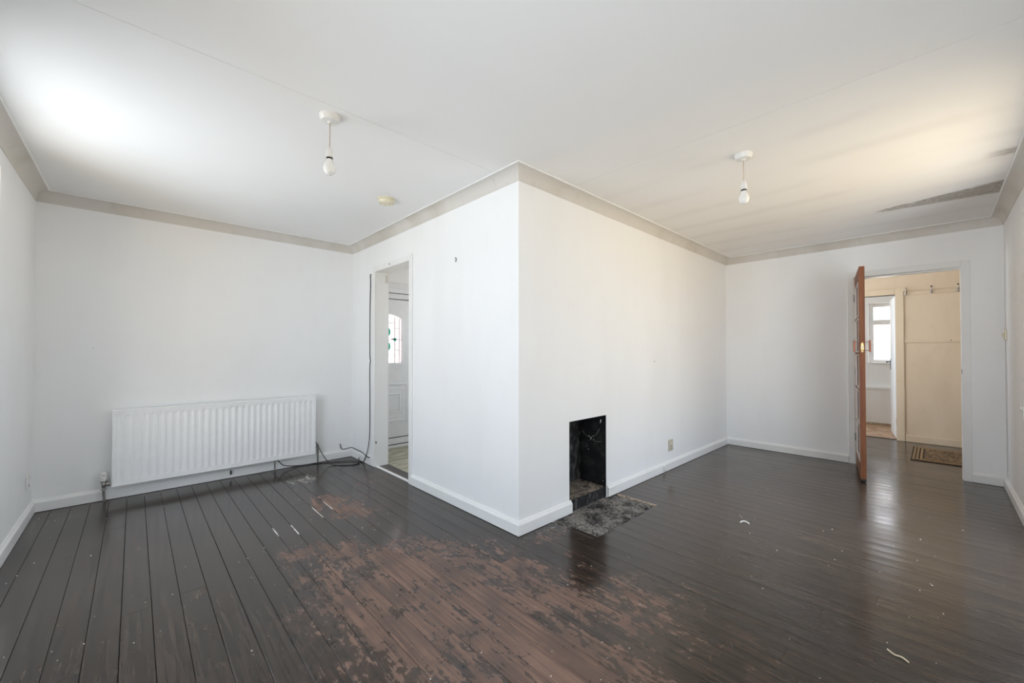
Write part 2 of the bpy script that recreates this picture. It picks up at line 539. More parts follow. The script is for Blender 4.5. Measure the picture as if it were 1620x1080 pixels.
# ------------------------------------------------------------------ mesh helpers
class MB:
    def __init__(self):
        self.v, self.f = [], []

    def add(self, vs_, fs):
        o = len(self.v)
        self.v += [tuple(p) for p in vs_]
        self.f += [tuple(i + o for i in q) for q in fs]
        return self

    def box(self, x0, x1, y0, y1, z0, z1):
        if x1 < x0: x0, x1 = x1, x0
        if y1 < y0: y0, y1 = y1, y0
        if z1 < z0: z0, z1 = z1, z0
        return self.add([(x0, y0, z0), (x1, y0, z0), (x1, y1, z0), (x0, y1, z0),
                         (x0, y0, z1), (x1, y0, z1), (x1, y1, z1), (x0, y1, z1)],
                        [(3, 2, 1, 0), (4, 5, 6, 7), (0, 1, 5, 4), (1, 2, 6, 5), (2, 3, 7, 6), (3, 0, 4, 7)])

    def loops(self, rings, caps=True, closed=True):
        """skin equal-length rings of points"""
        n = len(rings[0])
        o = len(self.v)
        for r in rings:
            self.v += [tuple(p) for p in r]
        for i in range(len(rings) - 1):
            for j in range(n if closed else n - 1):
                k = (j + 1) % n
                self.f.append((o + i * n + j, o + i * n + k, o + (i + 1) * n + k, o + (i + 1) * n + j))
        if caps and closed:
            self.f.append(tuple(o + j for j in reversed(range(n))))
            self.f.append(tuple(o + (len(rings) - 1) * n + j for j in range(n)))
        return self

    def lathe(self, prof, c=(0, 0, 0), axis='z', n=32):
        rings = []
        for r, h in prof:
            ring = []
            for k in range(n):
                a = 2 * math.pi * k / n
                u, w = r * math.cos(a), r * math.sin(a)
                q = {'z': (u, w, h), 'y': (w, h, u), 'x': (h, u, w)}[axis]
                ring.append((c[0] + q[0], c[1] + q[1], c[2] + q[2]))
            rings.append(ring)
        return self.loops(rings)

    def tube(self, pts, r, n=10, smooth=6):
        P = [Vector(p) for p in pts]
        if smooth > 1 and len(P) > 2:
            Q = []
            for i in range(len(P) - 1):
                p0, p1, p2, p3 = P[max(i - 1, 0)], P[i], P[i + 1], P[min(i + 2, len(P) - 1)]
                for s in range(smooth):
                    t = s / smooth
                    Q.append(0.5 * ((2 * p1) + (p2 - p0) * t + (2 * p0 - 5 * p1 + 4 * p2 - p3) * t * t + (3 * p1 - p0 - 3 * p2 + p3) * t ** 3))
            Q.append(P[-1])
            P = Q
        rings = []
        up = Vector((0.31, 0.22, 0.92)).normalized()
        for i, p in enumerate(P):
            d = (P[min(i + 1, len(P) - 1)] - P[max(i - 1, 0)])
            if d.length < 1e-9:
                d = Vector((0, 0, 1))
            d.normalize()
            a = d.cross(up)
            if a.length < 0.05:
                a = d.cross(Vector((1, 0, 0)))
            a.normalize()
            b = d.cross(a)
            rings.append([p + r * (math.cos(2 * math.pi * k / n) * a + math.sin(2 * math.pi * k / n) * b) for k in range(n)])
        return self.loops(rings)

    def build(self, name, mat, parent=None, smooth=False, bevel=0.0, origin=None):
        me = bpy.data.meshes.new(name)
        vv = self.v
        if origin is not None:
            vv = [(p[0] - origin[0], p[1] - origin[1], p[2] - origin[2]) for p in vv]
        me.from_pydata(vv, [], self.f)
        me.validate()
        me.materials.append(mat)
        if smooth:
            me.polygons.foreach_set('use_smooth', [True] * len(me.polygons))
            try:
                me.set_sharp_from_angle(angle=math.radians(38))
            except Exception:
                pass
        me.update()
        o = bpy.data.objects.new(name, me)
        COL.objects.link(o)
        if parent is not None:
            o.parent = parent
        if origin is not None:
            o.location = origin
        if bevel:
            b = o.modifiers.new('bevel', 'BEVEL')
            b.width, b.segments, b.limit_method = bevel, 2, 'ANGLE'
        return o


def tag(o, label, cat, group=None, kind=None):
    o['label'] = label
    o['category'] = cat
    if group: o['group'] = group
    if kind: o['kind'] = kind
    return o


def empty(name, loc=(0, 0, 0), rz=0.0):
    o = bpy.data.objects.new(name, None)
    o.location = loc
    o.rotation_euler = (0, 0, rz)
    o.empty_display_size = 0.05
    COL.objects.link(o)
    return o


def struct(o, label, cat):
    return tag(o, label, cat, kind='structure')


def wall(name, mat, x0, x1, y0, y1, z0, z1, holes=(), along='x', label='', cat='wall'):
    """a wall slab with rectangular holes (u0,u1,z0,z1) through its thickness"""
    u0, u1 = (x0, x1) if along == 'x' else (y0, y1)
    us = sorted({u0, u1, *[h[0] for h in holes], *[h[1] for h in holes]})
    zs = sorted({z0, z1, *[h[2] for h in holes], *[h[3] for h in holes]})
    us = [u for u in us if u0 <= u <= u1]
    zs = [z for z in zs if z0 <= z <= z1]
    m = MB()
    # one clean skin: faces only where solid meets air
    def solid(i, j):
        if i < 0 or j < 0 or i >= len(us) - 1 or j >= len(zs) - 1:
            return False
        uc, zc = (us[i] + us[i + 1]) / 2, (zs[j] + zs[j + 1]) / 2
        return not any(h[0] < uc < h[1] and h[2] < zc < h[3] for h in holes)
    w0, w1 = (y0, y1) if along == 'x' else (x0, x1)
    P = (lambda u, w, z: (u, w, z)) if along == 'x' else (lambda u, w, z: (w, u, z))
    flip = along != 'x'
    def quad(a, b, c, d):
        q = [a, b, c, d]
        if flip: q.reverse()
        m.add(q, [(0, 1, 2, 3)])
    for i in range(len(us) - 1):
        for j in range(len(zs) - 1):
            if not solid(i, j): continue
            a, b, c, d = us[i], us[i + 1], zs[j], zs[j + 1]
            quad(P(a, w0, c), P(b, w0, c), P(b, w0, d), P(a, w0, d))
            quad(P(b, w1, c), P(a, w1, c), P(a, w1, d), P(b, w1, d))
            if not solid(i - 1, j): quad(P(a, w1, c), P(a, w0, c), P(a, w0, d), P(a, w1, d))
            if not solid(i + 1, j): quad(P(b, w0, c), P(b, w1, c), P(b, w1, d), P(b, w0, d))
            if not solid(i, j - 1): quad(P(a, w1, c), P(b, w1, c), P(b, w0, c), P(a, w0, c))
            if not solid(i, j + 1): quad(P(a, w0, d), P(b, w0, d), P(b, w1, d), P(a, w1, d))
    o = m.build(name, mat)
    return struct(o, label, cat)


# ------------------------------------------------------------------ the shell
E = 0.28
wall('wall_left', WALL, -WL - E, -WL, -WR - E, LA + E, -0.05, H + 0.05, [WIN_L, WIN_L2], 'y', 'white painted side wall at the radiator end of the room')
wall('wall_right', WALL, -WL, LB + 0.13, -WR - E, -WR, -0.05, H + 0.05, [WIN_R], 'x', 'white painted wall running up to the passage door corner')
wall('wall_back_left', WALL, -WL, 0.13, LA, LA + E, -0.05, H + 0.05, [], 'x', 'white painted wall behind the long radiator')
wall('wall_inner_left', WALL, 0, 0.13, 0, LA, -0.05, H + 0.05, [(D1Y0 - 0.012, D1Y1 + 0.012, -1, D1Z + 0.012)], 'y', 'bright white wall with the open hall doorway')
wall('wall_inner_right', WALL, 0.13, LB, 0, 0.10, -0.05, H + 0.05, [(FX0, FX1, -1, FZ)], 'x', 'white chimney breast wall with the small black fire opening')
wall('wall_back_right', WALL, LB, LB + 0.13, -2.85, 0.10, -0.05, H + 0.05, [(D2Y0 - 0.012, D2Y1 + 0.012, -1, D2Z + 0.012)], 'y', 'white end wall holding the orange door')
# front hall
wall('wall_hall_front', WALL, 0.13, 1.6, 2.80, 3.01, -0.05, H + 0.05, [(0.135, 0.80, 0.0, 2.06)], 'x', 'white hall wall around the front door')
wall('wall_hall_side', WALL, 1.5, 1.6, 0.8, 2.80, -0.05, H + 0.05, [WIN_H_FILL], 'y', 'white side wall of the small front hall')
wall('wall_hall_end', WALL, 0.13, 1.6, 0.7, 0.8, -0.05, H + 0.05, [], 'x', 'white end wall of the small front hall')
# passage and kitchen
wall('wall_passage_back', CREAM, PX, PX + 0.10, -2.85, 0.70, -0.05, H + 0.05, [(-1.495, -0.82, -1, 1.965)], 'y', 'yellowed cream passage wall with coat hook rail')
wall('wall_passage_right', CREAM, LB + 0.13, PX, -2.85, -2.75, -0.05, H + 0.05, [], 'x', 'cream end wall of the passage beyond the doormat')
wall('wall_passage_left', CREAM, LB + 0.13, PX, 0.60, 0.70, -0.05, H + 0.05, [WIN_P_FILL], 'x', 'cream far end wall of the passage with an added window')
wall('wall_kitchen_window', KITCHEN, KX, KX + 0.25, -2.30, 0.10, -0.05, H + 0.05, [WIN_K], 'y', 'white kitchen wall around the two pane window')
wall('wall_kitchen_right', KITCHEN, PX + 0.10, KX, -2.30, -2.20, -0.05, H + 0.05, [], 'x', 'white side wall of the kitchen behind its door')
wall('wall_kitchen_left', KITCHEN, PX + 0.10, KX, 0.0, 0.10, -0.05, H + 0.05, [WIN_K_FILL], 'x', 'white far side wall of the kitchen')


# ---- roof slabs keep the daylight out from above
def slab(name, mat, x0, x1, y0, y1, z0, z1, label, cat):
    return struct(MB().box(x0, x1, y0, y1, z0, z1).build(name, mat), label, cat)


CE = H + 0.012
ceil = MB().box(-WL - E, 0.13, -WR - E, LA + E, CE, H + 0.15).box(0.13, LB + 0.13, -WR - E, 0.10, CE, H + 0.15).build('ceiling', CEIL)
struct(ceil, 'white painted ceiling with faint board joints and damp stains', 'ceiling')
SG = 0.0015


def cpanel(x0, x1, y0, y1):
    MB().box(x0, x1, y0, y1, H, CE).build('ceiling_panel', CEIL, ceil)


cpanel(-WL, 0.0, 0.155 + SG, LA)
cpanel(-WL, 0.50 - SG, -WR, 0.0)
cpanel(-WL, 0.0, 0.0, 0.155 - SG)
cpanel(0.50 + SG, LB, -WR, 0.0)
slab('ceiling_hall', CEIL, 0.13, 1.6, 0.7, 3.01, H, H + 0.15, 'white ceiling of the small front hall', 'ceiling')
slab('ceiling_passage', CEIL, LB + 0.13, PX + 0.1, -2.85, 0.70, H, H + 0.15, 'cream ceiling of the passage', 'ceiling')
slab('ceiling_kitchen', KITCHEN, PX + 0.1, KX + 0.25, -2.30, 0.10, H, H + 0.15, 'white ceiling of the kitchen', 'ceiling')

# ------------------------------------------------------------------ floor of separate boards
floor = MB().box(-WL - 0.1, 0.13, -WR - 0.1, LA + 0.1, -0.10, -0.03).box(0.13, 1.6, 0.7, 2.9, -0.10, -0.03)\
    .box(0.13, PX + 0.1, -2.85, 0.7, -0.10, -0.03).box(PX + 0.1, KX, -2.3, 0.1, -0.10, -0.03).build('floor', SUB)
struct(floor, 'dark varnished floorboards worn to bare timber in the middle', 'floor')
PITCH, XB0 = 0.1034, -2.0695
HX0, HX1, HY = XB0 + 23 * PITCH, XB0 + 31 * PITCH, -0.372     # hearth cut-out


def board(x0, x1, y0, y1, gap):
    if y1 - y0 < 0.02 or x1 - x0 < 0.006:
        return
    a, b = x0 + gap / 2, x1 - gap / 2
    w = b - a
    e = 0.0007
    dz = random.uniform(-0.0005, 0.0003)
    cup = random.uniform(0.0002, 0.0007)
    sec = [(a, -0.020), (a, -e), (a + e, 0.0), (a + w * 0.28, -cup * 0.75), (a + w * 0.5, -cup), (a + w * 0.72, -cup * 0.75), (b - e, 0.0), (b, -e), (b, -0.020)]
    r0 = [(x, y0 + 0.0005, z + dz) for x, z in sec]
    r1 = [(x, y1 - 0.0005, z + dz) for x, z in sec]
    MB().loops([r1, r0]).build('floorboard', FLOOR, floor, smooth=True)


JOINTS = {17: [-0.18], 16: [-0.585], 12: [1.62], 20: [-1.45], 5: [-0.9], 9: [0.35], 14: [1.15]}
ncol = int((PX + 0.06 - XB0) / PITCH) + 1
for k in range(-3, ncol):
    x0, x1 = XB0 + k * PITCH, XB0 + (k + 1) * PITCH
    xc = (x0 + x1) / 2
    if x1 < -WL: continue
    x0 = max(x0, -WL)
    x1 = min(x1, PX + 0.06)
    gap = random.uniform(0.0014, 0.0027) if xc < -0.25 else (random.uniform(0.0010, 0.0018) if xc < 0.35 else random.uniform(0.0005, 0.0010))
    if xc < 0: lo, hi = -WR, LA
    elif xc < LB + 0.13: lo, hi = -WR, 0.0
    else: lo, hi = -2.75, 0.60
    cuts = list(JOINTS.get(k, []))
    if not cuts:
        if hi - lo > 4: cuts = [random.uniform(lo + 0.3, lo + 1.9), random.uniform(1.4, 2.4)] if k % 2 else [random.uniform(0.2, 1.2)]
        elif k % 3 == 0: cuts = [random.uniform(lo + 0.4, hi - 0.8)]
    if HX0 - 0.01 < xc < HX1 + 0.01:
        hi = HY + random.uniform(-0.006, 0.008)
        cuts = [c for c in cuts if c < hi - 0.2]
    ys = [lo] + sorted(cuts) + [hi]
    for a, b in zip(ys[:-1], ys[1:]):
        board(x0, x1, a, b, gap)
# boards in the hall doorway and the floors beyond
board(0.034, 0.145, D1Y0, D1Y1, 0.001)
struct(MB().box(0.146, 1.5, 0.8, 2.80, -0.03, -0.002).build('floor_hall', HALLLINO), 'worn olive grey lino on the front hall floor', 'floor')
struct(MB().box(PX + 0.066, KX, -2.20, 0.0, -0.03, -0.001).build('floor_kitchen', KITLINO), 'tan and pale kitchen floor beyond the passage', 'floor')


# ------------------------------------------------------------------ skirting and coving with mitred corners
OUT = [(-WL, -WR), (LB, -WR), (LB, 0.0), (0.0, 0.0), (0.0, LA), (-WL, LA)]


def edge_normal(i):
    (ax, ay), (bx, by) = OUT[i % 6], OUT[(i + 1) % 6]
    l = math.hypot(bx - ax, by - ay)
    return ((-(by - ay)) / l, (bx - ax) / l)


def mitred(i, prof, spans, name, mat, parent=None, smooth=False):
    """sweep a profile of (offset from wall, z) along outline edge i; spans run 0..1 along the edge, open ends are square"""
    m = MB()
    n0, n1, n2 = edge_normal(i - 1), edge_normal(i), edge_normal(i + 1)
    A, B = OUT[i % 6], OUT[(i + 1) % 6]
    mA = (n0[0] + n1[0], n0[1] + n1[1])
    mB = (n1[0] + n2[0], n1[1] + n2[1])
    for s, e in spans:
        def ring(t):
            if t == 0: return [(A[0] + d * mA[0], A[1] + d * mA[1], z) for d, z in prof]
            if t == 1: return [(B[0] + d * mB[0], B[1] + d * mB[1], z) for d, z in prof]
            q = (A[0] + (B[0] - A[0]) * t, A[1] + (B[1] - A[1]) * t)
            return [(q[0] + d * n1[0], q[1] + d * n1[1], z) for d, z in prof]
        m.loops([ring(e), ring(s)])
    return m.build(name, mat, parent, smooth)


skprof = [(0, 0.0032), (T, 0.0032), (T, 0.070), (T - 0.003, 0.076), (T - 0.009, 0.081), (T - 0.011, 0.087), (T - 0.015, SK), (0, SK)]
cvprof = [(0.0, H - CV)]
cvprof += [(0.004, H - CV)]
for k in range(0, 11):
    a = math.pi / 2 * k / 10
    # concave quarter curve
    cvprof.append((0.004 + (CH - 0.012) * (1 - math.cos(a)), H - CV + (CV - 0.006) * math.sin(a)))
cvprof += [(CH - 0.008, H - 0.0005), (0.0, H - 0.0005)]
bdprof = [(CH - 0.008, H - 0.0065), (CH, H - 0.006), (CH, H - 0.0004), (CH - 0.008, H - 0.0004)]
wd = LB  # lengths for the door gaps
f = lambda y: (y + WR) / WR              # edge 1 (right-hand end wall), from y=-WR to 0
g = lambda x: (LB - x) / LB              # edge 2 (fireplace wall), from x=LB to 0
hh = lambda y: y / LA                    # edge 3 (hall door wall), from 0 to LA
e0 = lambda x: (x + WL) / (LB + WL)
SPANS = {0: [(0, e0(WIN_R[0])), (e0(WIN_R[1]), 1)], 1: [(0, f(D2Y0 - 0.056)), (f(D2Y1 + 0.056), 1)], 2: [(0, g(FX1 + 0.005)), (g(FX0 + 0.012), 1)],
         3: [(0, hh(D1Y0 - 0.056)), (hh(D1Y1 + 0.056), 1)], 4: [(0, 1)], 5: [(0, 1)]}
NM = ['right', 'back_right', 'inner_right', 'inner_left', 'back_left', 'left']
WH = ['along the wall right of the passage door corner', 'along the end wall on both sides of the orange door', 'along the fireplace wall on both sides of the fire opening',
      'along the bright wall on both sides of the hall doorway', 'along the wall under the long radiator', 'along the side wall at the radiator end']
for i in range(6):
    struct(mitred(i, skprof, SPANS[i], 'baseboard_' + NM[i], GLOSS), 'white skirting board ' + WH[i], 'skirting board')
CW = ['above the wall right of the passage door corner', 'above the end wall over the orange door', 'above the fireplace wall', 'above the bright wall with the hall doorway',
      'above the long radiator wall', 'above the side wall at the radiator end']
for i in range(6):
    c = mitred(i, cvprof, [(0, 1)], 'trim_%d' % (i + 1), COVE, smooth=True)
    struct(c, 'dusty beige plaster coving ' + CW[i], 'coving')
    mitred(i, bdprof, [(0, 1)], 'edge_bead', BEAD, c)

# ------------------------------------------------------------------ doorway to the front hall (no door leaf)
AW, AT = 0.055, 0.014
d1 = struct(empty('door_1', (0.065, (D1Y0 + D1Y1) / 2, 0)), 'open white door frame without a door leading to the hall', 'doorway')


def child(o, parent):
    """parent while keeping the world position of a mesh written in world coordinates"""
    o.parent = parent
    o.matrix_parent_inverse = (Matrix.Translation(parent.location) @ parent.rotation_euler.to_matrix().to_4x4()).inverted()
    return o


def door_frame(root, x0, x1, y0, y1, ztop, mat, aw=AW, face=True, back=True, zb=0.0):
    t = 0.012
    child(MB().box(x0, x1, y0 - t, y0, zb, ztop).build('jamb', mat), root)
    child(MB().box(x0, x1, y1, y1 + t, zb, ztop).build('jamb', mat), root)
    child(MB().box(x0, x1, y0 - t, y1 + t, ztop, ztop + t).build('head', mat), root)
    for on, xa, xb in ((face, x0 - AT, x0), (back, x1, x1 + AT)):
        if not on: continue
        child(MB().box(xa, xb, y0 - aw, y0, zb, ztop + aw).build('architrave', mat, bevel=0.003), root)
        child(MB().box(xa, xb, y1, y1 + aw, zb, ztop + aw).build('architrave', mat, bevel=0.003), root)
        child(MB().box(xa, xb, y0, y1, ztop, ztop + aw).build('architrave', mat, bevel=0.003), root)


door_frame(d1, 0, 0.13, D1Y0, D1Y1, D1Z, GLOSS)
child(MB().box(0.0, 0.032, D1Y0, D1Y1, 0.0, 0.006).build('threshold_strip', GLOSS, bevel=0.002), d1)
child(MB().box(0.105, 0.128, D1Y1 - 0.006, D1Y1, 1.92, 2.0).build('hinge_scar', COVE), d1)
child(MB().box(0.002, 0.012, D1Y1 - 0.003, D1Y1 + 0.0005, 0.24, 0.262).build('hinge_scar', DARKMETAL), d1)

# ------------------------------------------------------------------ front door seen through that doorway
FY = 2.77
fd = struct(empty('door_2', (0.46, FY, 0)), 'white front door with arched leaded glass in the hall', 'front door')
L0, L1, LZ0, LZ1 = 0.150, 0.743, 0.125, 1.848


def fpart(mb, name, mat, parent=fd, bevel=0.0, smooth=False):
    o = mb.build(name, mat, bevel=bevel, smooth=smooth)
    return child(o, parent) if parent is fd else o


fpart(MB().box(0.136, 0.80, FY, 2.86, 1.93, 2.052), 'frame_head', UPVC, bevel=0.006)
fpart(MB().box(0.136, 0.80, FY - 0.012, FY, 1.985, 2.052), 'frame_head', UPVC, bevel=0.006)
fpart(MB().box(L1 + 0.008, 0.80, FY, 2.86, 0.0, 1.93), 'frame_jamb', UPVC, bevel=0.004)
fpart(MB().box(0.132, L0 - 0.003, FY, 2.86, 0.0, 1.93), 'frame_jamb', UPVC)
fpart(MB().box(L0, L1 + 0.008, FY + 0.004, 2.86, LZ1 + 0.008, 1.922), 'transom', UPVC, bevel=0.003)
fpart(MB().box(L0, L1 + 0.008, FY + 0.012, 2.85, 1.921, 1.931), 'gasket', GASKET)
fpart(MB().box(L0, L1 + 0.008, FY + 0.012, 2.85, LZ1 - 0.001, LZ1 + 0.009), 'gasket', GASKET)
fpart(MB().box(L1 - 0.001, L1 + 0.009, FY + 0.012, 2.85, LZ0, LZ1), 'gasket', GASKET)
fpart(MB().box(L0, 0.80, FY - 0.004, 2.86, 0.042, 0.116), 'sill', UPVC, bevel=0.004)
fpart(MB().box(L0, 0.80, FY + 0.01, 2.85, 0.115, 0.126), 'gasket', GASKET)
fpart(MB().box(L0, 0.80, FY + 0.01, 2.85, 0.030, 0.043), 'gasket', GASKET)
fpart(MB().box(L0, 0.80, FY - 0.02, 2.86, 0.0, 0.030), 'threshold', UPVC, bevel=0.003)
# leaf built around the arched light
GX0, GX1, GZ0 = 0.245, 0.648, 1.053
gc, gz_side, gz_top = (GX0 + GX1) / 2, 1.605, 1.660


def arch(x0, x1, z0, zs, zt, n=14):
    pts = [(x0, z0), (x1, z0)]
    for k in range(n + 1):
        u = 1 - 2 * k / n
        pts.append(((x0 + x1) / 2 + u * (x1 - x0) / 2, zs + (zt - zs) * (1 - u * u)))
    return pts


def ring_prism(outer, inner, y0, y1):
    n = len(outer)
    m = MB()
    m.loops([[(x, y0, z) for x, z in inner], [(x, y0, z) for x, z in outer], [(x, y1, z) for x, z in outer], [(x, y1, z) for x, z in inner], [(x, y0, z) for x, z in inner]], caps=False)
    return m


inn = arch(GX0, GX1, GZ0, gz_side, gz_top)
# outer rectangle sampled to the same count
outr = [(L0, LZ0), (L1, LZ0)] + [(L1 - (L1 - L0) * k / 14, LZ1) for k in range(15)]
leaf = fpart(ring_prism(outr, inn, FY + 0.014, FY + 0.060), 'leaf', UPVC)
mid = arch(GX0 - 0.035, GX1 + 0.035, GZ0 - 0.04, gz_side + 0.035, gz_top + 0.055)
mo = arch(GX0 - 0.062, GX1 + 0.068, GZ0 - 0.062, gz_side + 0.05, gz_top + 0.082)
fpart(ring_prism(mo, mid, FY + 0.006, FY + 0.016), 'glazing_moulding', UPVC)
fpart(ring_prism(mid, inn, FY + 0.000, FY + 0.018), 'glazing_moulding', UPVC)
fpart(MB().loops([[(x, FY + 0.034, z) for x, z in inn], [(x, FY + 0.040, z) for x, z in inn]]), 'pane', LEADGLASS)


def came(x0, x1, z0, z1):
    fpart(MB().box(x0, x1, FY + 0.029, FY + 0.034, z0, z1), 'lead_came', LEAD)


lw = 0.003
for xx in (0.556, 0.617, 0.336, 0.276):
    came(xx - lw, xx + lw, GZ0, 1.625 if xx in (0.556, 0.336) else 1.61)
for a, b, zz in ((0.446, 0.556, 1.553), (0.556, 0.617, 1.484), (0.556, 0.617, 1.213), (0.446, 0.556, 1.148), (0.336, 0.446, 1.553), (0.276, 0.336, 1.484), (0.276, 0.336, 1.213), (0.336, 0.446, 1.148), (0.49, 0.648, 1.347), (0.245, 0.40, 1.347)):
    came(a, b, zz - lw, zz + lw)


def jewel(cx, cz, rx, rz, mat):
    pts = [(cx + rx * math.cos(a), cz + rz * math.sin(a)) for a in [2 * math.pi * k / 16 for k in range(16)]]
    fpart(MB().loops([[(x, FY + 0.026, z) for x, z in pts], [(x, FY + 0.036, z) for x, z in pts]]), 'stained_glass_piece', mat)


jewel(0.556, 1.347, 0.022, 0.020, GREENGLASS)
jewel(0.525, 1.352, 0.012, 0.007, REDGLASS)
jewel(0.585, 1.347, 0.010, 0.005, GREENGLASS)
jewel(0.475, 1.44, 0.020, 0.045, GREENGLASS)
jewel(0.475, 1.26, 0.020, 0.045, GREENGLASS)
jewel(0.445, 1.347, 0.030, 0.030, REDGLASS)
# raised lower panel
for (a, b, c, d, y0) in ((0.19, 0.722, 0.322, 0.795, 0.006), (0.245, 0.668, 0.375, 0.742, 0.010), (0.290, 0.622, 0.437, 0.675, 0.004)):
    o_ = [(a, c), (b, c), (b, d), (a, d)]
    i_ = [(a + 0.016, c + 0.016), (b - 0.016, c + 0.016), (b - 0.016, d - 0.016), (a + 0.016, d - 0.016)]
    fpart(ring_prism(o_, i_, FY + y0, FY + 0.016), 'panel_moulding', UPVC)
fpart(MB().box(0.32, 0.592, FY + 0.010, FY + 0.016, 0.467, 0.645), 'panel', UPVC, bevel=0.004)

# ------------------------------------------------------------------ doorway and orange door to the passage
d2 = struct(empty('door_3', (LB + 0.065, (D2Y0 + D2Y1) / 2, 0)), 'white painted frame of the doorway into the cream passage', 'doorway')
door_frame(d2, LB, LB + 0.13, D2Y0, D2Y1, D2Z, GLOSS)
child(MB().box(LB + 0.045, LB + 0.13, D2Y0, D2Y0 + 0.003, 0, D2Z).build('door_stop', GLOSS), d2)
child(MB().box(LB + 0.045, LB + 0.13, D2Y0, D2Y1, D2Z - 0.010, D2Z).build('door_stop', GLOSS), d2)
child(MB().box(LB + 0.012, LB + 0.032, D2Y0, D2Y0 + 0.0025, 0.985, 1.03).build('strike_plate', DARKMETAL), d2)
for zz in (0.25, 1.72):
    child(MB().box(LB - 0.016, LB + 0.004, D2Y1 - 0.002, D2Y1 + 0.002, zz, zz + 0.08).build('hinge_leaf', PIPE), d2)

HINGE = (LB - 0.018, D2Y1 - 0.008, 0)
DA = math.atan2(-0.108, -0.735)
leaf_root = tag(empty('orange_door', HINGE, DA), 'orange-brown stained wooden door swung open edge-on to the room', 'door')
DL, DT, DZ0, DZ1 = 0.738, 0.040, 0.012, 1.978


def dpart(mb, name, mat, parent=None, bevel=0.0, smooth=False):
    o = mb.build(name, mat, parent if parent is not None else leaf_root, bevel=bevel, smooth=smooth)
    return o


SW = 0.098
rows = [0.15, 0.4925, 0.835, 1.1775, 1.52, 1.862]
dpart(MB().box(0.003, SW, 0, DT, DZ0, DZ1), 'stile', DOORWOOD, bevel=0.0015)
dpart(MB().box(DL - SW, DL, 0, DT, DZ0, DZ1), 'stile', DOORWOOD, bevel=0.0015)
dpart(MB().box(SW, DL - SW, 0, DT, DZ0, rows[0] - 0.012), 'rail', DOORWOOD, bevel=0.0015)
dpart(MB().box(SW, DL - SW, 0, DT, rows[5] + 0.012, DZ1), 'rail', DOORWOOD, bevel=0.0015)
for r_ in rows[1:5]:
    dpart(MB().box(SW, DL - SW, 0.001, DT - 0.001, r_ - 0.012, r_ + 0.012), 'rail', DOORWOOD, bevel=0.0015)
for a_, b_ in zip(rows[:-1], rows[1:]):
    a_, b_ = a_ + 0.012, b_ - 0.012
    pn = dpart(MB().box(SW, DL - SW, 0.010, DT - 0.010, a_, b_), 'panel', DOORWOOD)
    for y0, y1 in ((-0.003, 0.010), (DT - 0.010, DT + 0.003)):
        o_ = [(SW, a_), (DL - SW, a_), (DL - SW, b_), (SW, b_)]
        i_ = [(SW + 0.006, a_ + 0.006), (DL - SW - 0.006, a_ + 0.006), (DL - SW - 0.006, b_ - 0.006), (SW + 0.006, b_ - 0.006)]
        ring_prism(o_, i_, y0, y1).build('bead', BEAD, pn)
for sgn, yy in ((-1, 0.0), (1, DT)):
    hroot = dpart(MB().box(DL - 0.062, DL - 0.034, yy + sgn * 0.026, yy + sgn * 0.042, 1.190, 1.300), 'pull_handle', COPPER, bevel=0.004)
    for zz in (1.205, 1.285):
        MB().lathe([(0.004, 0.0), (0.004, 0.028)] if sgn > 0 else [(0.004, -0.028), (0.004, 0.0)], (DL - 0.048, yy, zz), 'y', 12).build('stem', CHROME, hroot, smooth=True)
lk = dpart(MB().loops([[(DL - 0.001, 0.020 + 0.011 * math.sin(a), 1.232 + 0.045 * math.cos(a)) for a in [2 * math.pi * k / 20 for k in range(20)]],
                       [(DL + 0.002, 0.020 + 0.011 * math.sin(a), 1.232 + 0.045 * math.cos(a)) for a in [2 * math.pi * k / 20 for k in range(20)]]]), 'latch_plate', BRASS)
MB().box(DL + 0.001, DL + 0.009, 0.014, 0.026, 1.224, 1.244).build('latch_bolt', CHROME, lk)
MB().box(DL + 0.0015, DL + 0.003, 0.016, 0.024, 1.200, 1.210).build('screw', DARKMETAL, lk)
dpart(MB().box(DL - 0.030, DL + 0.001, -0.0015, DT + 0.0015, DZ0, DZ0 + 0.018), 'kick_cap', DARKMETAL)
for zz in (0.25, 0.95, 1.72):
    MBh = MB().lathe([(0.0045, zz), (0.0045, zz + 0.08)], (0.0, 0.002, 0), 'z', 12)
    dpart(MBh, 'hinge_pin', PIPE, smooth=True)

# ------------------------------------------------------------------ passage: rails, skirting, kitchen door frame
pr = struct(MB().box(PX - 0.016, PX, -2.75, -1.585, 0.001, 0.085).build('baseboard_passage', CREAMGLOSS, bevel=0.003), 'cream skirting board along the passage wall', 'skirting board')
r1 = struct(MB().box(PX - 0.018, PX, -2.75, -1.585, 1.945, 1.995).build('trim_7', CREAMGLOSS, bevel=0.004), 'cream wooden rail carrying the coat hooks', 'rail')
r2 = struct(MB().box(PX - 0.012, PX, -2.75, -1.585, 1.315, 1.36).build('trim_8', CREAMGLOSS, bevel=0.004), 'plain cream rail at mid height on the passage wall', 'rail')
MB().lathe([(0.005, -0.004), (0.006, 0)], (PX - 0.012, -2.0, 1.338), 'x', 10).build('screw', DARKMETAL, r2)
MB().box(PX - 0.004, PX, -1.5865, -1.5785, 0.085, 1.945).build('cover_strip', CREAMGLOSS, r2)

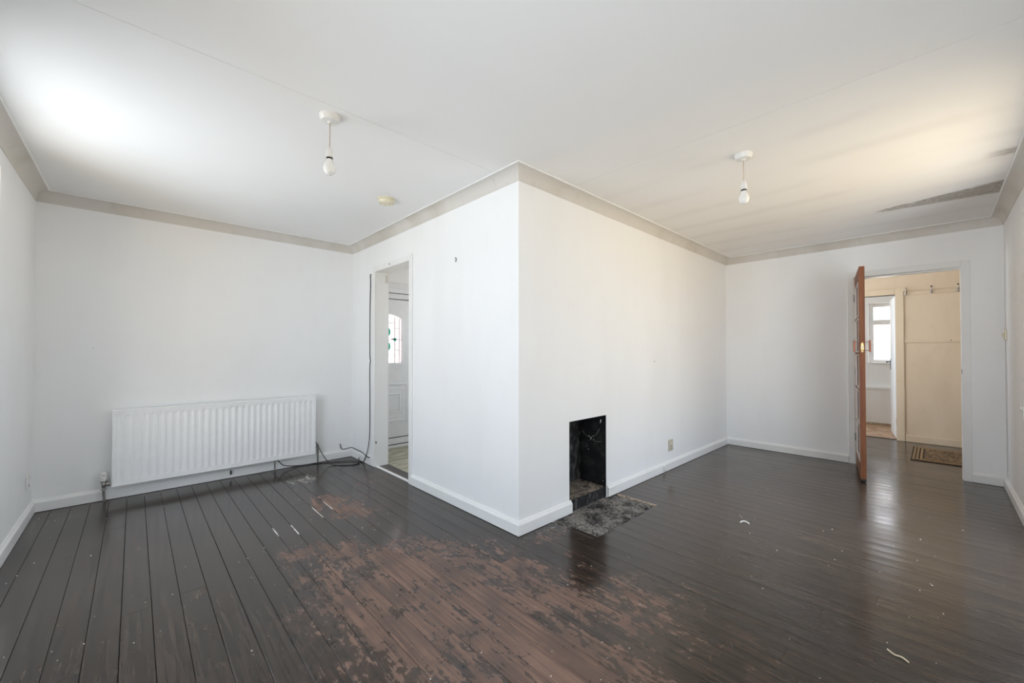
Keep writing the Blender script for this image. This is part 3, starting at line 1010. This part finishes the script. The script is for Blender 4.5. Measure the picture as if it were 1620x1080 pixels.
WHERE = ['dull metal coat hook nearest the kitchen door frame', 'double metal coat hook in the middle of the cream rail', 'double metal coat hook nearest the white door frame']
for i, yy in enumerate((-1.600, -1.835, -2.062)):
    hk = tag(empty('coat_hook', (PX - 0.018, yy, 1.97)), WHERE[i], 'coat hook', 'coat hooks on the passage rail')
    MB().box(-0.005, 0, -0.010, 0.010, -0.026, 0.030).build('back_plate', CHROME, hk, bevel=0.002)
    MB().tube([(0, 0, 0.012), (-0.030, 0, 0.006), (-0.048, 0, 0.026), (-0.050, 0, 0.056)], 0.0048).build('upper_arm', CHROME, hk, smooth=True)
    MB().tube([(0, 0, -0.010), (-0.020, 0, -0.026), (-0.040, 0, -0.020), (-0.042, 0, -0.004)], 0.0048).build('lower_arm', CHROME, hk, smooth=True)
    MB().lathe([(0.001, -0.010), (0.008, -0.006), (0.010, 0.0), (0.008, 0.006), (0.001, 0.010)], (-0.050, 0, 0.062), 'z', 14).build('knob', DARKMETAL if i else CHROME, hk, smooth=True)
    MB().lathe([(0.001, -0.011), (0.009, -0.006), (0.011, 0.0), (0.009, 0.006), (0.001, 0.011)], (-0.042, 0, -0.002), 'z', 14).build('knob', CHROME, hk, smooth=True)

d4 = struct(empty('door_4', (PX + 0.05, -1.16, 0)), 'yellowed cream frame of the kitchen doorway', 'doorway')
door_frame(d4, PX, PX + 0.10, -1.495, -0.82, 1.965, CREAMGLOSS, aw=0.082, back=False)
child(MB().box(PX - 0.022, PX, -1.590, -1.56, 1.995, 2.045).build('head_block', CREAMGLOSS), d4)
child(MB().box(PX + 0.02, PX + 0.10, -1.495, -1.4905, 0.20, 0.29).build('hinge_leaf', COPPER), d4)
struct(MB().box(PX + 0.050, PX + 0.072, -1.495, -0.82, 0.0, 0.006).build('threshold_kitchen', DARKMETAL), 'thin dark threshold between passage boards and kitchen floor', 'threshold')

# white kitchen door standing open
ka = math.atan2(0.085, 0.62)
kd = tag(empty('kitchen_door', (PX + 0.105, -1.484, 0), ka), 'white painted kitchen door standing open beyond the passage', 'door')
MB().box(0, 0.63, -0.038, 0, 0.012, 1.955).build('leaf', KITCHEN, kd, bevel=0.002)
for y_ in (0.0,):
    hp = MB().box(0.565, 0.60, y_, y_ + 0.005, 0.93, 1.09).build('handle_plate', DARKMETAL, kd)
    MB().tube([(0.582, 0.004, 1.045), (0.582, 0.045, 1.045), (0.56, 0.052, 1.045), (0.48, 0.052, 1.043), (0.47, 0.050, 1.030)], 0.007).build('lever', DARKMETAL, hp, smooth=True)

# ------------------------------------------------------------------ kitchen window and boxed-in ledge
def window(name, along, plane0, plane1, u0, u1, z0, z1, mull, trans, label, gl, sill_in, mat=UPVC, fw=0.06):
    """fixed frame with mullions and transoms; glass panes each their own part"""
    root = struct(empty(name, ((plane0 + plane1) / 2, (u0 + u1) / 2, z0) if along == 'y' else ((u0 + u1) / 2, (plane0 + plane1) / 2, z0)), label, 'window')
    def bx(a, b, c, d, e, f_):
        return MB().box(e, f_, a, b, c, d) if along == 'y' else MB().box(a, b, e, f_, c, d)
    def put(mb, nm, m_, bev=0.004):
        child(mb.build(nm, m_, bevel=bev), root)
    put(bx(u0, u0 + fw, z0, z1, plane0, plane1), 'frame', mat)
    put(bx(u1 - fw, u1, z0, z1, plane0, plane1), 'frame', mat)
    put(bx(u0 + fw, u1 - fw, z0, z0 + fw, plane0, plane1), 'frame', mat)
    put(bx(u0 + fw, u1 - fw, z1 - fw, z1, plane0, plane1), 'frame', mat)
    us = [u0 + fw] + [v for m_ in mull for v in (m_ - 0.028, m_ + 0.028)] + [u1 - fw]
    for m_ in mull: put(bx(m_ - 0.028, m_ + 0.028, z0 + fw, z1 - fw, plane0, plane1), 'mullion', mat)
    zs = [z0 + fw] + [v for t_ in trans for v in (t_ - 0.042, t_ + 0.042)] + [z1 - fw]
    pm = (plane0 + plane1) / 2
    for i in range(0, len(us), 2):
        for t_ in trans: put(bx(us[i], us[i + 1], t_ - 0.042, t_ + 0.042, plane0, plane1), 'transom', mat)
        for j in range(0, len(zs), 2):
            put(bx(us[i], us[i + 1], zs[j], zs[j + 1], pm - 0.003, pm + 0.003), 'pane', gl[0] if j == 0 else gl[-1], 0)
    if sill_in:
        put(bx(u0, u1, z0, z0 + 0.012, sill_in[0], sill_in[1]), 'sill', GLOSS)
    return root


window('window_1', 'y', KX + 0.10, KX + 0.16, WIN_K[0], WIN_K[1], WIN_K[2], WIN_K[3], [], [1.685], 'bright kitchen window with an obscured lower pane', [FROST, GLASS], (KX - 0.03, KX + 0.10))
window('window_2', 'y', -WL - 0.19, -WL - 0.12, *WIN_L, [], [1.72], 'tall white framed window in the side wall near the radiator', [GLASS], (-WL - 0.12, -WL - 0.001))
window('window_5', 'y', -WL - 0.19, -WL - 0.12, *WIN_L2, [], [1.72], 'tall white framed window in the side wall by the near corner', [GLASS], (-WL - 0.12, -WL - 0.001))
window('window_3', 'x', -WR - 0.19, -WR - 0.12, *WIN_R, [1.65], [], 'full height glazed patio doors facing the fireplace wall', [GLASS], None)
window('fill_window_passage', 'x', 0.62, 0.68, *WIN_P_FILL, [], [1.75], 'added plain glass window lighting the passage from its unseen end', [GLASS], None)
window('fill_window_kitchen', 'x', 0.02, 0.08, *WIN_K_FILL, [], [1.685], 'added second window brightening the kitchen from its unseen side', [GLASS], None)
window('fill_window_hall', 'y', 1.52, 1.58, *WIN_H_FILL, [], [1.72], 'added side window brightening the small front hall', [GLASS], None)
struct(MB().box(KX - 0.10, KX, -2.2, 0.0, 0.0, 0.585).box(KX - 0.115, KX, -2.2, 0.0, 0.585, 0.612).build('trim_9', KITCHEN), 'white boxed-in ledge under the kitchen window', 'ledge')
struct(MB().box(KX - 0.108, KX - 0.10, -2.2, 0.0, 0.0, 0.035).build('baseboard_kitchen', RAWWOOD), 'thin brown strip along the foot of the kitchen ledge', 'skirting board')

# ------------------------------------------------------------------ doormat in the passage
mt = tag(empty('doormat', (4.86, -1.99, 0)), 'brown bordered doormat on the dark passage boards', 'doormat')
mx0, mx1, my0, my1 = 4.43, 5.30, -2.34, -1.665
child(MB().box(mx0, mx1, my0, my1, 0.0004, 0.006).build('backing', RUGDARK), mt)
child(MB().box(mx0 + 0.10, mx1 - 0.10, my0 + 0.10, my1 - 0.10, 0.006, 0.012).build('centre_field', RUG), mt)
for k, (a_, b_, m_) in enumerate(((0.012, 0.030, RUGLIGHT), (0.040, 0.058, RUGLIGHT), (0.070, 0.090, RUGLIGHT))):
    o_ = [(mx0 + a_, my0 + a_), (mx1 - a_, my0 + a_), (mx1 - a_, my1 - a_), (mx0 + a_, my1 - a_)]
    i_ = [(mx0 + b_, my0 + b_), (mx1 - b_, my0 + b_), (mx1 - b_, my1 - b_), (mx0 + b_, my1 - b_)]
    rr = [[(x, y, 0.006) for x, y in i_], [(x, y, 0.006) for x, y in o_], [(x, y, 0.011) for x, y in o_], [(x, y, 0.011) for x, y in i_], [(x, y, 0.006) for x, y in i_]]
    child(MB().loops(rr, caps=False).build('border_band', m_), mt)

# ------------------------------------------------------------------ fireplace
fp = tag(empty('fireplace', ((FX0 + FX1) / 2, 0.14, 0)), 'small sooty black fire opening in the white chimney breast', 'fireplace')


def fpp(mb, nm, m_, bev=0.0):
    return child(mb.build(nm, m_, bevel=bev), fp)


fpp(MB().box(FX0 - 0.06, FX1 + 0.06, FD, FD + 0.06, -0.03, FZ + 0.06), 'fire_back', SOOT)
fpp(MB().box(FX0 - 0.06, FX0 + 0.0, 0.101, FD, -0.03, FZ + 0.06), 'side_wall', SOOT)
fpp(MB().box(FX1 + 0.0, FX1 + 0.06, 0.101, FD, -0.03, FZ + 0.06), 'side_wall', SOOT)
fpp(MB().box(FX0, FX1, 0.012, FD, FZ - 0.004, FZ + 0.06), 'lintel', SOOT)
# sooty reveals lining the thickness of the wall
fpp(MB().box(FX0, FX0 + 0.004, 0.004, 0.102, 0.0, FZ - 0.004), 'reveal', SOOT)
fpp(MB().box(FX1 - 0.004, FX1, 0.004, 0.102, 0.0, FZ - 0.004), 'reveal', SOOT)
# raised inner hearth with an uneven top
m = MB()
nx, ny = 14, 9
pts = []
random.seed(5)
for j in range(ny + 1):
    for i in range(nx + 1):
        pts.append((FX0 + 0.006 + (FX1 - FX0 - 0.012) * i / nx, 0.012 + (FD - 0.012) * j / ny, 0.086 + random.uniform(-0.004, 0.005) - (0.006 if j == 0 else 0)))
m.add(pts, [(j * (nx + 1) + i, j * (nx + 1) + i + 1, (j + 1) * (nx + 1) + i + 1, (j + 1) * (nx + 1) + i) for j in range(ny) for i in range(nx)])
fpp(m, 'inner_hearth', DUSTY)
m = MB()
m.add([(FX0 + 0.006 + (FX1 - FX0 - 0.012) * i / nx, 0.010 + random.uniform(-0.003, 0.003), z) for z in (-0.02, 0.03, 0.074) for i in range(nx + 1)] + pts[:nx + 1],
      [(r * (nx + 1) + i, r * (nx + 1) + i + 1, (r + 1) * (nx + 1) + i + 1, (r + 1) * (nx + 1) + i) for r in range(3) for i in range(nx)])
fpp(m, 'hearth_riser', SOOT)
random.seed(11)


def chip(x, y, z, s, flat=0.35):
    a = random.uniform(0, 6.28)
    ring = [(x + s * random.uniform(0.5, 1) * math.cos(a + k * 1.257), y + s * random.uniform(0.5, 1) * math.sin(a + k * 1.257)) for k in range(5)]
    return [(p[0], p[1], z) for p in ring], [(x + (p[0] - x) * 0.7, y + (p[1] - y) * 0.7, z + s * flat) for p in ring]


# peeled paint flakes and a cobweb strand on the side of the firebox
for yy, zz, s in ((0.05, 0.62, 0.010), (0.055, 0.605, 0.007), (0.15, 0.46, 0.009), (0.17, 0.475, 0.005), (0.13, 0.48, 0.004), (0.175, 0.36, 0.005), (0.19, 0.385, 0.004), (0.16, 0.44, 0.004), (0.12, 0.455, 0.003), (0.03, 0.125, 0.004)):
    ring = [(yy + s * random.uniform(0.5, 1.1) * math.cos(k * 1.257), zz + s * random.uniform(0.6, 1.4) * math.sin(k * 1.257)) for k in range(5)]
    fpp(MB().loops([[(FX1 - 0.004, a, b) for a, b in ring], [(FX1 - 0.004 - s * 0.5, yy + (a - yy) * 0.6, zz + (b - zz) * 0.6) for a, b in ring]]), 'paint_flake', FLAKE)
fpp(MB().tube([(FX1 - 0.006, 0.06, 0.55), (FX1 - 0.012, 0.09, 0.50), (FX1 - 0.012, 0.13, 0.475), (FX1 - 0.010, 0.18, 0.47), (FX1 - 0.006, 0.24, 0.51)], 0.0010, 5), 'cobweb_strand', DULLIVORY)
fpp(MB().tube([(FX1 - 0.006, 0.045, 0.445), (FX1 - 0.010, 0.10, 0.44), (FX1 - 0.010, 0.15, 0.455)], 0.0008, 5), 'cobweb_strand', DULLIVORY)

hs = tag(empty('hearth_slab', ((HX0 + HX1) / 2, HY / 2, 0)), 'broken ash-stained concrete hearth set into the floor before the fire', 'hearth')
m = MB()
nx, ny = 24, 12
hx0 = HX0 + 0.045
pts = []
for j in range(ny + 1):
    for i in range(nx + 1):
        pts.append((hx0 + (HX1 - hx0) * i / nx, HY + 0.018 + (-HY - 0.018) * j / ny, -0.006 + random.uniform(-0.0025, 0.003) - (0.006 if j < 1 else 0)))
m.add(pts, [(j * (nx + 1) + i, j * (nx + 1) + i + 1, (j + 1) * (nx + 1) + i + 1, (j + 1) * (nx + 1) + i) for j in range(ny) for i in range(nx)])
m.box(HX0 + 0.002, HX1 - 0.002, HY + 0.002, -0.0005, -0.03, -0.016)
child(m.build('slab', HEARTH), hs)
child(MB().box(FX0 + 0.012, FX1 + 0.0, -0.0005, 0.012, -0.03, -0.004).build('slab_lip', HEARTH), hs)
child(MB().box(HX0 + 0.004, hx0 - 0.003, HY + 0.01, -T - 0.125, -0.02, 0.001).build('edge_board', FLOOR, bevel=0.002), hs)
child(MB().box(HX0 + 0.004, hx0 + 0.12, -T - 0.122, -T, -0.02, -0.002).build('edge_board', HEARTH, bevel=0.002), hs)
# raw splintered timber along the right edge and the front
rag = [(HX1 - 0.006 + random.uniform(-0.012, 0.006), -0.03 - 0.345 * k / 16) for k in range(17)]
child(MB().loops([[(x - 0.006, y, -0.012), (x, y, 0.0010), (HX1 + 0.004, y, 0.0014), (HX1 + 0.004, y, -0.012)] for x, y in rag]).build('splintered_edge', RAWWOOD), hs)
rag2 = [(hx0 + 0.03 + 0.24 * k / 12, HY + 0.034 + random.uniform(-0.010, 0.016)) for k in range(13)]
child(MB().loops([[(x, HY + 0.002, -0.015), (x, HY + 0.002, 0.0012), (x, y, 0.0014), (x, y + 0.006, -0.015)] for x, y in rag2]).build('splintered_edge', HEARTH), hs)

# ------------------------------------------------------------------ radiator
RX0, RX1, RZ0, RZ1, RY = -1.953, -0.424, 0.113, 0.716, LA - 0.088
rad = tag(empty('radiator', ((RX0 + RX1) / 2, LA - 0.05, 0)), 'long white steel panel radiator on the wall with fluted front', 'radiator')


def rp(mb, nm, m_, bev=0.0, smooth=False, par=None):
    o = mb.build(nm, m_, None, bevel=bev, smooth=smooth)
    return child(o, rad)


npan = 30
pit = (RX1 - RX0 - 0.03) / npan
xs = [RX0 + 0.004]
for k in range(npan):
    c_ = RX0 + 0.015 + (k + 0.5) * pit
    xs += [c_ + pit * t_ for t_ in (-0.40, -0.34, -0.27, -0.19, -0.10, 0.0, 0.10, 0.19, 0.27, 0.34, 0.40)]
xs.append(RX1 - 0.004)
zs = [RZ0 + 0.004, RZ0 + 0.028, RZ0 + 0.034, RZ0 + 0.040, RZ0 + 0.047, RZ0 + 0.055, RZ0 + 0.065, RZ0 + 0.2, RZ1 - 0.2, RZ1 - 0.065, RZ1 - 0.052, RZ1 - 0.043, RZ1 - 0.036, RZ1 - 0.031, RZ1 - 0.027, RZ1 - 0.004]
sm = lambda t_: max(0, min(1, t_)) ** 2 * (3 - 2 * max(0, min(1, t_)))


def depth(x, z):
    k = int((x - RX0 - 0.015) / pit)
    k = max(0, min(npan - 1, k))
    u = abs((x - (RX0 + 0.015 + (k + 0.5) * pit)) / pit)
    gx = sm((0.38 - u) / 0.24)
    gz = sm((z - RZ0 - 0.028) / 0.035) * sm((RZ1 - 0.026 - z) / 0.028)
    return 0.0055 * gx * gz


m = MB()
m.add([(x, RY + depth(x, z), z) for z in zs for x in xs], [(j * len(xs) + i, j * len(xs) + i + 1, (j + 1) * len(xs) + i + 1, (j + 1) * len(xs) + i) for j in range(len(zs) - 1) for i in range(len(xs) - 1)])
rp(m, 'front_panel', ENAMEL, smooth=True)
rp(ring_prism([(RX0, RZ0), (RX1, RZ0), (RX1, RZ1), (RX0, RZ1)], [(RX0 + 0.0045, RZ0 + 0.0045), (RX1 - 0.0045, RZ0 + 0.0045), (RX1 - 0.0045, RZ1 - 0.0045), (RX0 + 0.0045, RZ1 - 0.0045)], RY - 0.002, RY + 0.030), 'rim', ENAMEL)
rp(MB().box(RX0 + 0.004, RX1 - 0.004, RY + 0.012, RY + 0.024, RZ0 + 0.004, RZ1 - 0.004), 'back_panel', ENAMEL)
rp(MB().box(RX0, RX1, RY - 0.001, RY + 0.034, RZ1, RZ1 + 0.006), 'top_edge', ENAMEL, 0.002)
for xx in (RX0 + 0.2, RX1 - 0.2):
    rp(MB().box(xx - 0.02, xx + 0.02, RY + 0.024, LA - 0.001, RZ0 + 0.06, RZ1 - 0.06), 'bracket', ENAMEL)
# thermostatic valve at the left
vx, vy = -1.998, LA - 0.060
rp(MB().lathe([(0.016, 0.165), (0.0205, 0.172), (0.0215, 0.190), (0.019, 0.212), (0.0175, 0.228), (0.015, 0.236), (0.001, 0.237)], (vx, vy, 0), 'z', 24), 'thermostat_head', PLASTIC, smooth=True)
rp(MB().box(vx - 0.006, vx + 0.008, vy - 0.0205, vy - 0.018, 0.206, 0.222), 'scale_mark', DULLIVORY)
rp(MB().lathe([(0.020, 0.155), (0.021, 0.158), (0.021, 0.165), (0.012, 0.167)], (vx, vy, 0), 'z', 8), 'union_nut', CHROME)
rp(MB().lathe([(0.011, 0.105), (0.012, 0.12), (0.015, 0.13), (0.015, 0.148), (0.012, 0.156)], (vx, vy, 0), 'z', 16), 'valve_body', CHROME, smooth=True)
rp(MB().lathe([(0.015, 0.092), (0.015, 0.108), (0.010, 0.112)], (vx, vy, 0), 'z', 6), 'compression_nut', CHROME)
rp(MB().lathe([(0.009, 0.0), (0.009, 0.014), (0.014, 0.016), (0.014, 0.032), (0.008, 0.036), (0.008, 0.048)], (vx, vy, 0.138), 'x', 12), 'union_tail', CHROME, smooth=True)
rp(MB().tube([(vx, vy, 0.10), (vx + 0.002, vy, 0.05), (vx + 0.006, vy, 0.0005)], 0.0085, 14), 'pipe', PIPE, smooth=True)
# lockshield valve at the right
wx, wy = -0.392, LA - 0.056
rp(MB().lathe([(0.010, 0.16), (0.013, 0.17), (0.013, 0.195), (0.010, 0.205), (0.006, 0.212)], (wx, wy, 0), 'z', 14), 'valve_body', CHROME, smooth=True)
rp(MB().lathe([(0.008, -0.034), (0.011, -0.018), (0.008, 0.0)], (wx, wy, 0.182), 'x', 10), 'union_tail', CHROME)
rp(MB().tube([(wx, wy, 0.165), (wx, wy, 0.08), (wx + 0.002, wy, 0.0005)], 0.008, 12), 'pipe', PIPE, smooth=True)
rp(MB().tube([(-0.792, LA - 0.032, RZ0 + 0.02), (-0.792, LA - 0.032, 0.06), (-0.792, LA - 0.030, 0.012)], 0.005, 10), 'pipe_stub', PIPE, smooth=True)
rp(MB().lathe([(0.006, 0.035), (0.007, 0.05), (0.004, 0.075)], (-1.157, LA - 0.030, 0), 'z', 10), 'drain_plug', DARKMETAL)


# ------------------------------------------------------------------ ceiling pendants and smoke alarm
def pendant(x, y, label, lean):
    root = tag(empty('pendant_lamp', (x, y, H)), label, 'ceiling lamp', 'bare bulb pendants')
    MB().lathe([(0.050, 0.0), (0.050, -0.006), (0.046, -0.020), (0.040, -0.028), (0.012, -0.031), (0.007, -0.038), (0.001, -0.038)], n=40).build('ceiling_rose', PLASTIC, root, smooth=True)
    MB().tube([(0, 0, -0.034), (lean * 0.3, 0, -0.10), (lean, 0, -0.165)], 0.0028, 10).build('flex', CORD, root, smooth=True)
    hld = MB().lathe([(0.004, 0.0), (0.010, -0.003), (0.013, -0.016), (0.0165, -0.019), (0.0175, -0.040), (0.0195, -0.043), (0.0195, -0.054), (0.015, -0.055)], (lean, 0, -0.160), n=28).build('lamp_holder', PLASTIC, root, smooth=True)
    MB().lathe([(0.0150, -0.0545), (0.0152, -0.0625), (0.012, -0.063)], (lean, 0, -0.160), n=24).build('bulb_cap', DARKMETAL, hld, smooth=True)
    MB().lathe([(0.013, -0.062), (0.0150, -0.070), (0.0185, -0.080), (0.0255, -0.092), (0.0295, -0.106), (0.0295, -0.116), (0.0255, -0.130), (0.016, -0.140), (0.001, -0.1435)], (lean, 0, -0.160), n=36).build('bulb', BULB, root, smooth=True)
    return root


def bulb_mat():
    M = Mat('frosted_white_bulb')
    x, y, z = M.pos()
    n = M.noise(M.vec(x, y, z), 20, 2)
    M.set('Base Color', M.mix(n, (0.86, 0.85, 0.83), (0.90, 0.89, 0.87)))
    M.set('Roughness', 0.22)
    M.set('Subsurface Weight', 0.35)
    M.set('Subsurface Radius', (0.02, 0.02, 0.018))
    return M.m


BULB = bulb_mat()
pendant(-1.108, 0.250, 'bare bulb on a short flex hanging over the radiator half of the room', -0.001)
pendant(0.880, -1.072, 'bare bulb on a short flex hanging towards the orange door', 0.003)

al = tag(empty('smoke_alarm', (-0.385, 1.105, H)), 'round yellowed smoke alarm on the ceiling by the hall doorway', 'smoke alarm')
MB().lathe([(0.068, 0.0), (0.068, -0.008), (0.064, -0.010)], n=44).build('base_plate', IVORY, al, smooth=True)
MB().lathe([(0.060, -0.010), (0.062, -0.013), (0.061, -0.026), (0.054, -0.036), (0.050, -0.037), (0.049, -0.034), (0.046, -0.034), (0.045, -0.038), (0.001, -0.040)], n=44).build('cover', IVORY, al, smooth=True)
MB().lathe([(0.007, -0.0385), (0.006, -0.0425), (0.001, -0.043)], (0.018, -0.024, 0), n=14).build('test_button', DULLIVORY, al, smooth=True)


# ------------------------------------------------------------------ sockets, switch, small fittings
def plate(name, loc, rz, w, h, d, m_, label, cat, extras=()):
    """wall plate lying in local xz, facing local -y"""
    r = tag(empty(name, loc, rz), label, cat)
    MB().box(-w / 2, w / 2, -d, 0, -h / 2, h / 2).build('plate', m_, r, bevel=0.003)
    for nm, (a, b, c, e_, dd), mm in extras:
        MB().box(a, b, -d - dd, -d + 0.0005, c, e_).build(nm, mm, r)
    return r


plate('wall_socket', (2.152, -0.0005, 0.244), 0, 0.082, 0.112, 0.016, DULLIVORY, 'beige plastic socket plate on the fireplace wall', 'socket',
      (('rocker', (-0.012, 0.012, 0.012, 0.036, 0.003), IVORY), ('pin_slot', (-0.004, 0.004, -0.018, -0.004, 0.0006), DARKMETAL), ('pin_slot', (-0.018, -0.010, -0.038, -0.032, 0.0006), DARKMETAL), ('pin_slot', (0.010, 0.018, -0.038, -0.032, 0.0006), DARKMETAL)))
plate('cable_outlet', (1.972, -T - 0.0003, 0.044), 0, 0.036, 0.052, 0.020, PLASTIC, 'tiny white cable outlet box on the skirting right of the fire', 'outlet',
      (('cable_hole', (-0.006, 0.006, -0.022, -0.012, 0.001), DARKMETAL),))
plate('blank_plate', (-WL + 0.0005, 2.545, 0.270), R90, 0.086, 0.086, 0.009, PLASTIC, 'grey square wall plate low on the side wall beside the radiator', 'wall plate',
      (('screw', (-0.006, 0.006, 0.030, 0.036, 0.001), DARKMETAL), ('socket_slot', (-0.02, 0.02, -0.030, -0.024, 0.001), GASKET)))
plate('light_switch', (3.672, -WR + 0.0005, 1.338), math.pi, 0.088, 0.088, 0.012, IVORY, 'cream light switch on the wall close to the door corner', 'light switch',
      (('rocker', (-0.010, 0.010, -0.016, 0.016, 0.012), IVORY),))
plate('wall_socket', (2.70, -WR + 0.0005, 0.775), math.pi, 0.146, 0.086, 0.010, PLASTIC, 'white double socket at mid height on the wall beside the door corner', 'socket',
      (('rocker', (-0.055, -0.035, 0.012, 0.032, 0.004), PLASTIC), ('rocker', (0.035, 0.055, 0.012, 0.032, 0.004), PLASTIC), ('pin_slot', (-0.048, -0.042, -0.006, 0.006, 0.001), DARKMETAL), ('pin_slot', (0.042, 0.048, -0.006, 0.006, 0.001), DARKMETAL)))
nl = tag(empty('picture_hook', (0, 0.697, 1.916)), 'small dark picture hook on the bright white wall', 'hook')
MB().lathe([(0.0035, -0.012), (0.005, -0.010), (0.005, -0.008), (0.002, -0.007), (0.002, 0.0)], (0, 0, 0.008), 'x', 10).build('nail', DARKMETAL, nl)
MB().tube([(-0.002, 0, 0.006), (-0.003, 0, -0.014), (-0.010, 0, -0.018), (-0.012, 0, -0.010)], 0.0022, 8).build('hook', DARKMETAL, nl)
n2 = tag(empty('screw_stub', (-AT, 1.795, 2.052)), 'tiny dark screw in the head of the hall door frame', 'screw')
MB().lathe([(0.006, -0.006), (0.006, -0.003), (0.003, -0.002), (0.003, 0.0)], (0, 0, 0), 'x', 10).build('screw_head', DARKMETAL, n2)
n3 = tag(empty('wall_nail', (1.83, 0, 1.10)), 'tiny nail head left in the fireplace wall', 'nail')
MB().lathe([(0.003, -0.006), (0.004, -0.004), (0.002, 0.0)], (0, 0, 0), 'y', 10).build('nail_head', DARKMETAL, n3)

# ------------------------------------------------------------------ black cables in the corner
CR = 0.0042
ca = MB().tube([(-0.004, 2.236, 2.014), (-0.010, 2.244, 2.008), (-0.006, 2.254, 1.985), (-0.006, 2.250, 1.90), (-0.006, 2.262, 1.60), (-0.006, 2.259, 1.17), (-0.006, 2.243, 1.10), (-0.008, 2.256, 1.02),
                (-0.007, 2.252, 0.60), (-0.010, 2.250, 0.30), (-0.022, 2.278, 0.13), (-0.027, 2.33, 0.045), (-0.030, 2.375, 0.008), (-0.050, 2.44, CR + 0.002), (-0.11, 2.505, CR + 0.004), (-0.20, 2.56, CR + 0.003),
                (-0.33, 2.63, CR), (-0.46, 2.675, CR), (-0.60, 2.69, 0.012), (-0.70, 2.675, 0.035), (-0.74, 2.665, 0.062), (-0.78, 2.66, 0.115), (-0.80, 2.66, 0.15)], CR, 10).build('black_cable', BLACKRUB, smooth=True)
tag(ca, 'long black cable running down beside the hall doorway and under the radiator', 'cable')
cb = MB().tube([(-0.412, 2.700, 0.235), (-0.400, 2.655, 0.20), (-0.365, 2.60, 0.10), (-0.33, 2.55, 0.035), (-0.29, 2.47, CR), (-0.21, 2.385, CR), (-0.125, 2.345, CR), (-0.072, 2.37, CR + 0.002), (-0.055, 2.42, CR + 0.006), (-0.040, 2.45, 0.016), (-0.034, 2.462, 0.034)], CR, 10).build('black_cable', BLACKRUB, smooth=True)
tag(cb, 'black cable looping from the radiator end onto the floor in the corner', 'cable')
for dx in (-0.006, 0.008):
    MB().lathe([(0.003, 0.0), (0.003, 0.012)], (-0.034 + dx, 2.464, 0.030), 'z', 8).build('prong', CHROME, cb)
cc = MB().tube([(-0.138, LA - 0.004, 0.158), (-0.128, LA - 0.009, 0.115), (-0.108, LA - 0.012, 0.096), (-0.06, LA - 0.014, 0.098), (-0.018, LA - 0.020, 0.103), (-0.012, 2.60, 0.098), (-0.012, 2.45, 0.096), (-0.024, 2.33, 0.090), (-0.024, 2.235, 0.080), (-0.022, 2.215, 0.086)], CR * 0.95, 10).build('black_cable', BLACKRUB, smooth=True)
tag(cc, 'short black cable stub fixed across the corner above the skirting', 'cable')

# ------------------------------------------------------------------ litter on the floor
cu = MB().tube([(1.255, -0.925, 0.004), (1.268, -0.932, 0.010), (1.278, -0.945, 0.012), (1.281, -0.962, 0.008), (1.276, -0.975, 0.004)], 0.0042, 8).build('paper_curl', FLAKE, smooth=True)
tag(cu, 'small white paper curl on the dark boards beyond the hearth', 'litter')
spl = MB().tube([(0.372, -1.728, 0.004), (0.352, -1.750, 0.005), (0.356, -1.770, 0.004), (0.338, -1.790, 0.004)], 0.0028, 6).build('wood_splinter', SHAVE, smooth=True)
tag(spl, 'long pale wood splinter on the floor in the near corner', 'litter')
random.seed(3)
m = MB()
areas = [(-2.1, 1.4, 0.5, 1.1, 26), (-1.5, 0.0, 0.7, 1.0, 60), (-0.4, -0.8, 0.5, 0.5, 40), (0.8, -1.2, 0.8, 0.7, 45), (2.4, -1.2, 0.9, 0.8, 24), (0.15, -0.06, 0.22, 0.04, 40), (-2.25, 2.45, 0.10, 0.14, 14), (-0.7, 2.2, 0.3, 0.3, 40), (-0.7, 1.2, 0.4, 0.5, 30)]
for cx_, cy_, rx_, ry_, n_ in areas:
    for _ in range(n_):
        x_ = cx_ + random.uniform(-rx_, rx_)
        y_ = cy_ + random.uniform(-ry_, ry_)
        if x_ < -WL + 0.05 or y_ < -WR + 0.05 or y_ > LA - 0.04 or (x_ > -0.03 and y_ > -0.03) or (HX0 < x_ < HX1 and y_ > HY): continue
        s_ = random.choice((0.0014, 0.0018, 0.0024, 0.0030, 0.0042))
        a_, b_ = chip(x_, y_, 0.0004, s_)
        m.loops([a_, b_])
db = m.build('debris', FLAKE)
tag(db, 'scattered pale crumbs of plaster and paint on the floorboards', 'debris', kind='stuff')
# slivers of old white filler lying in the board joints
for i, (ya, yb, xx) in enumerate(((1.21, 1.055, -1.190), (1.18, 0.995, -1.058), (1.41, 1.165, -0.853), (1.47, 1.28, -0.751), (2.28, 2.16, -0.655))):
    k_ = round((xx - XB0) / PITCH)
    xj = XB0 + k_ * PITCH
    n_ = 9
    ring = [[(xj - w_, y_, -0.003), (xj + w_, y_, -0.003), (xj + w_, y_, 0.0012), (xj - w_, y_, 0.0012)] for y_, w_ in [(ya + (yb - ya) * t_ / n_, random.uniform(0.0006, 0.0032)) for t_ in range(n_ + 1)]]
    o = MB().loops(ring).build('filler_strip', FLAKE, floor)
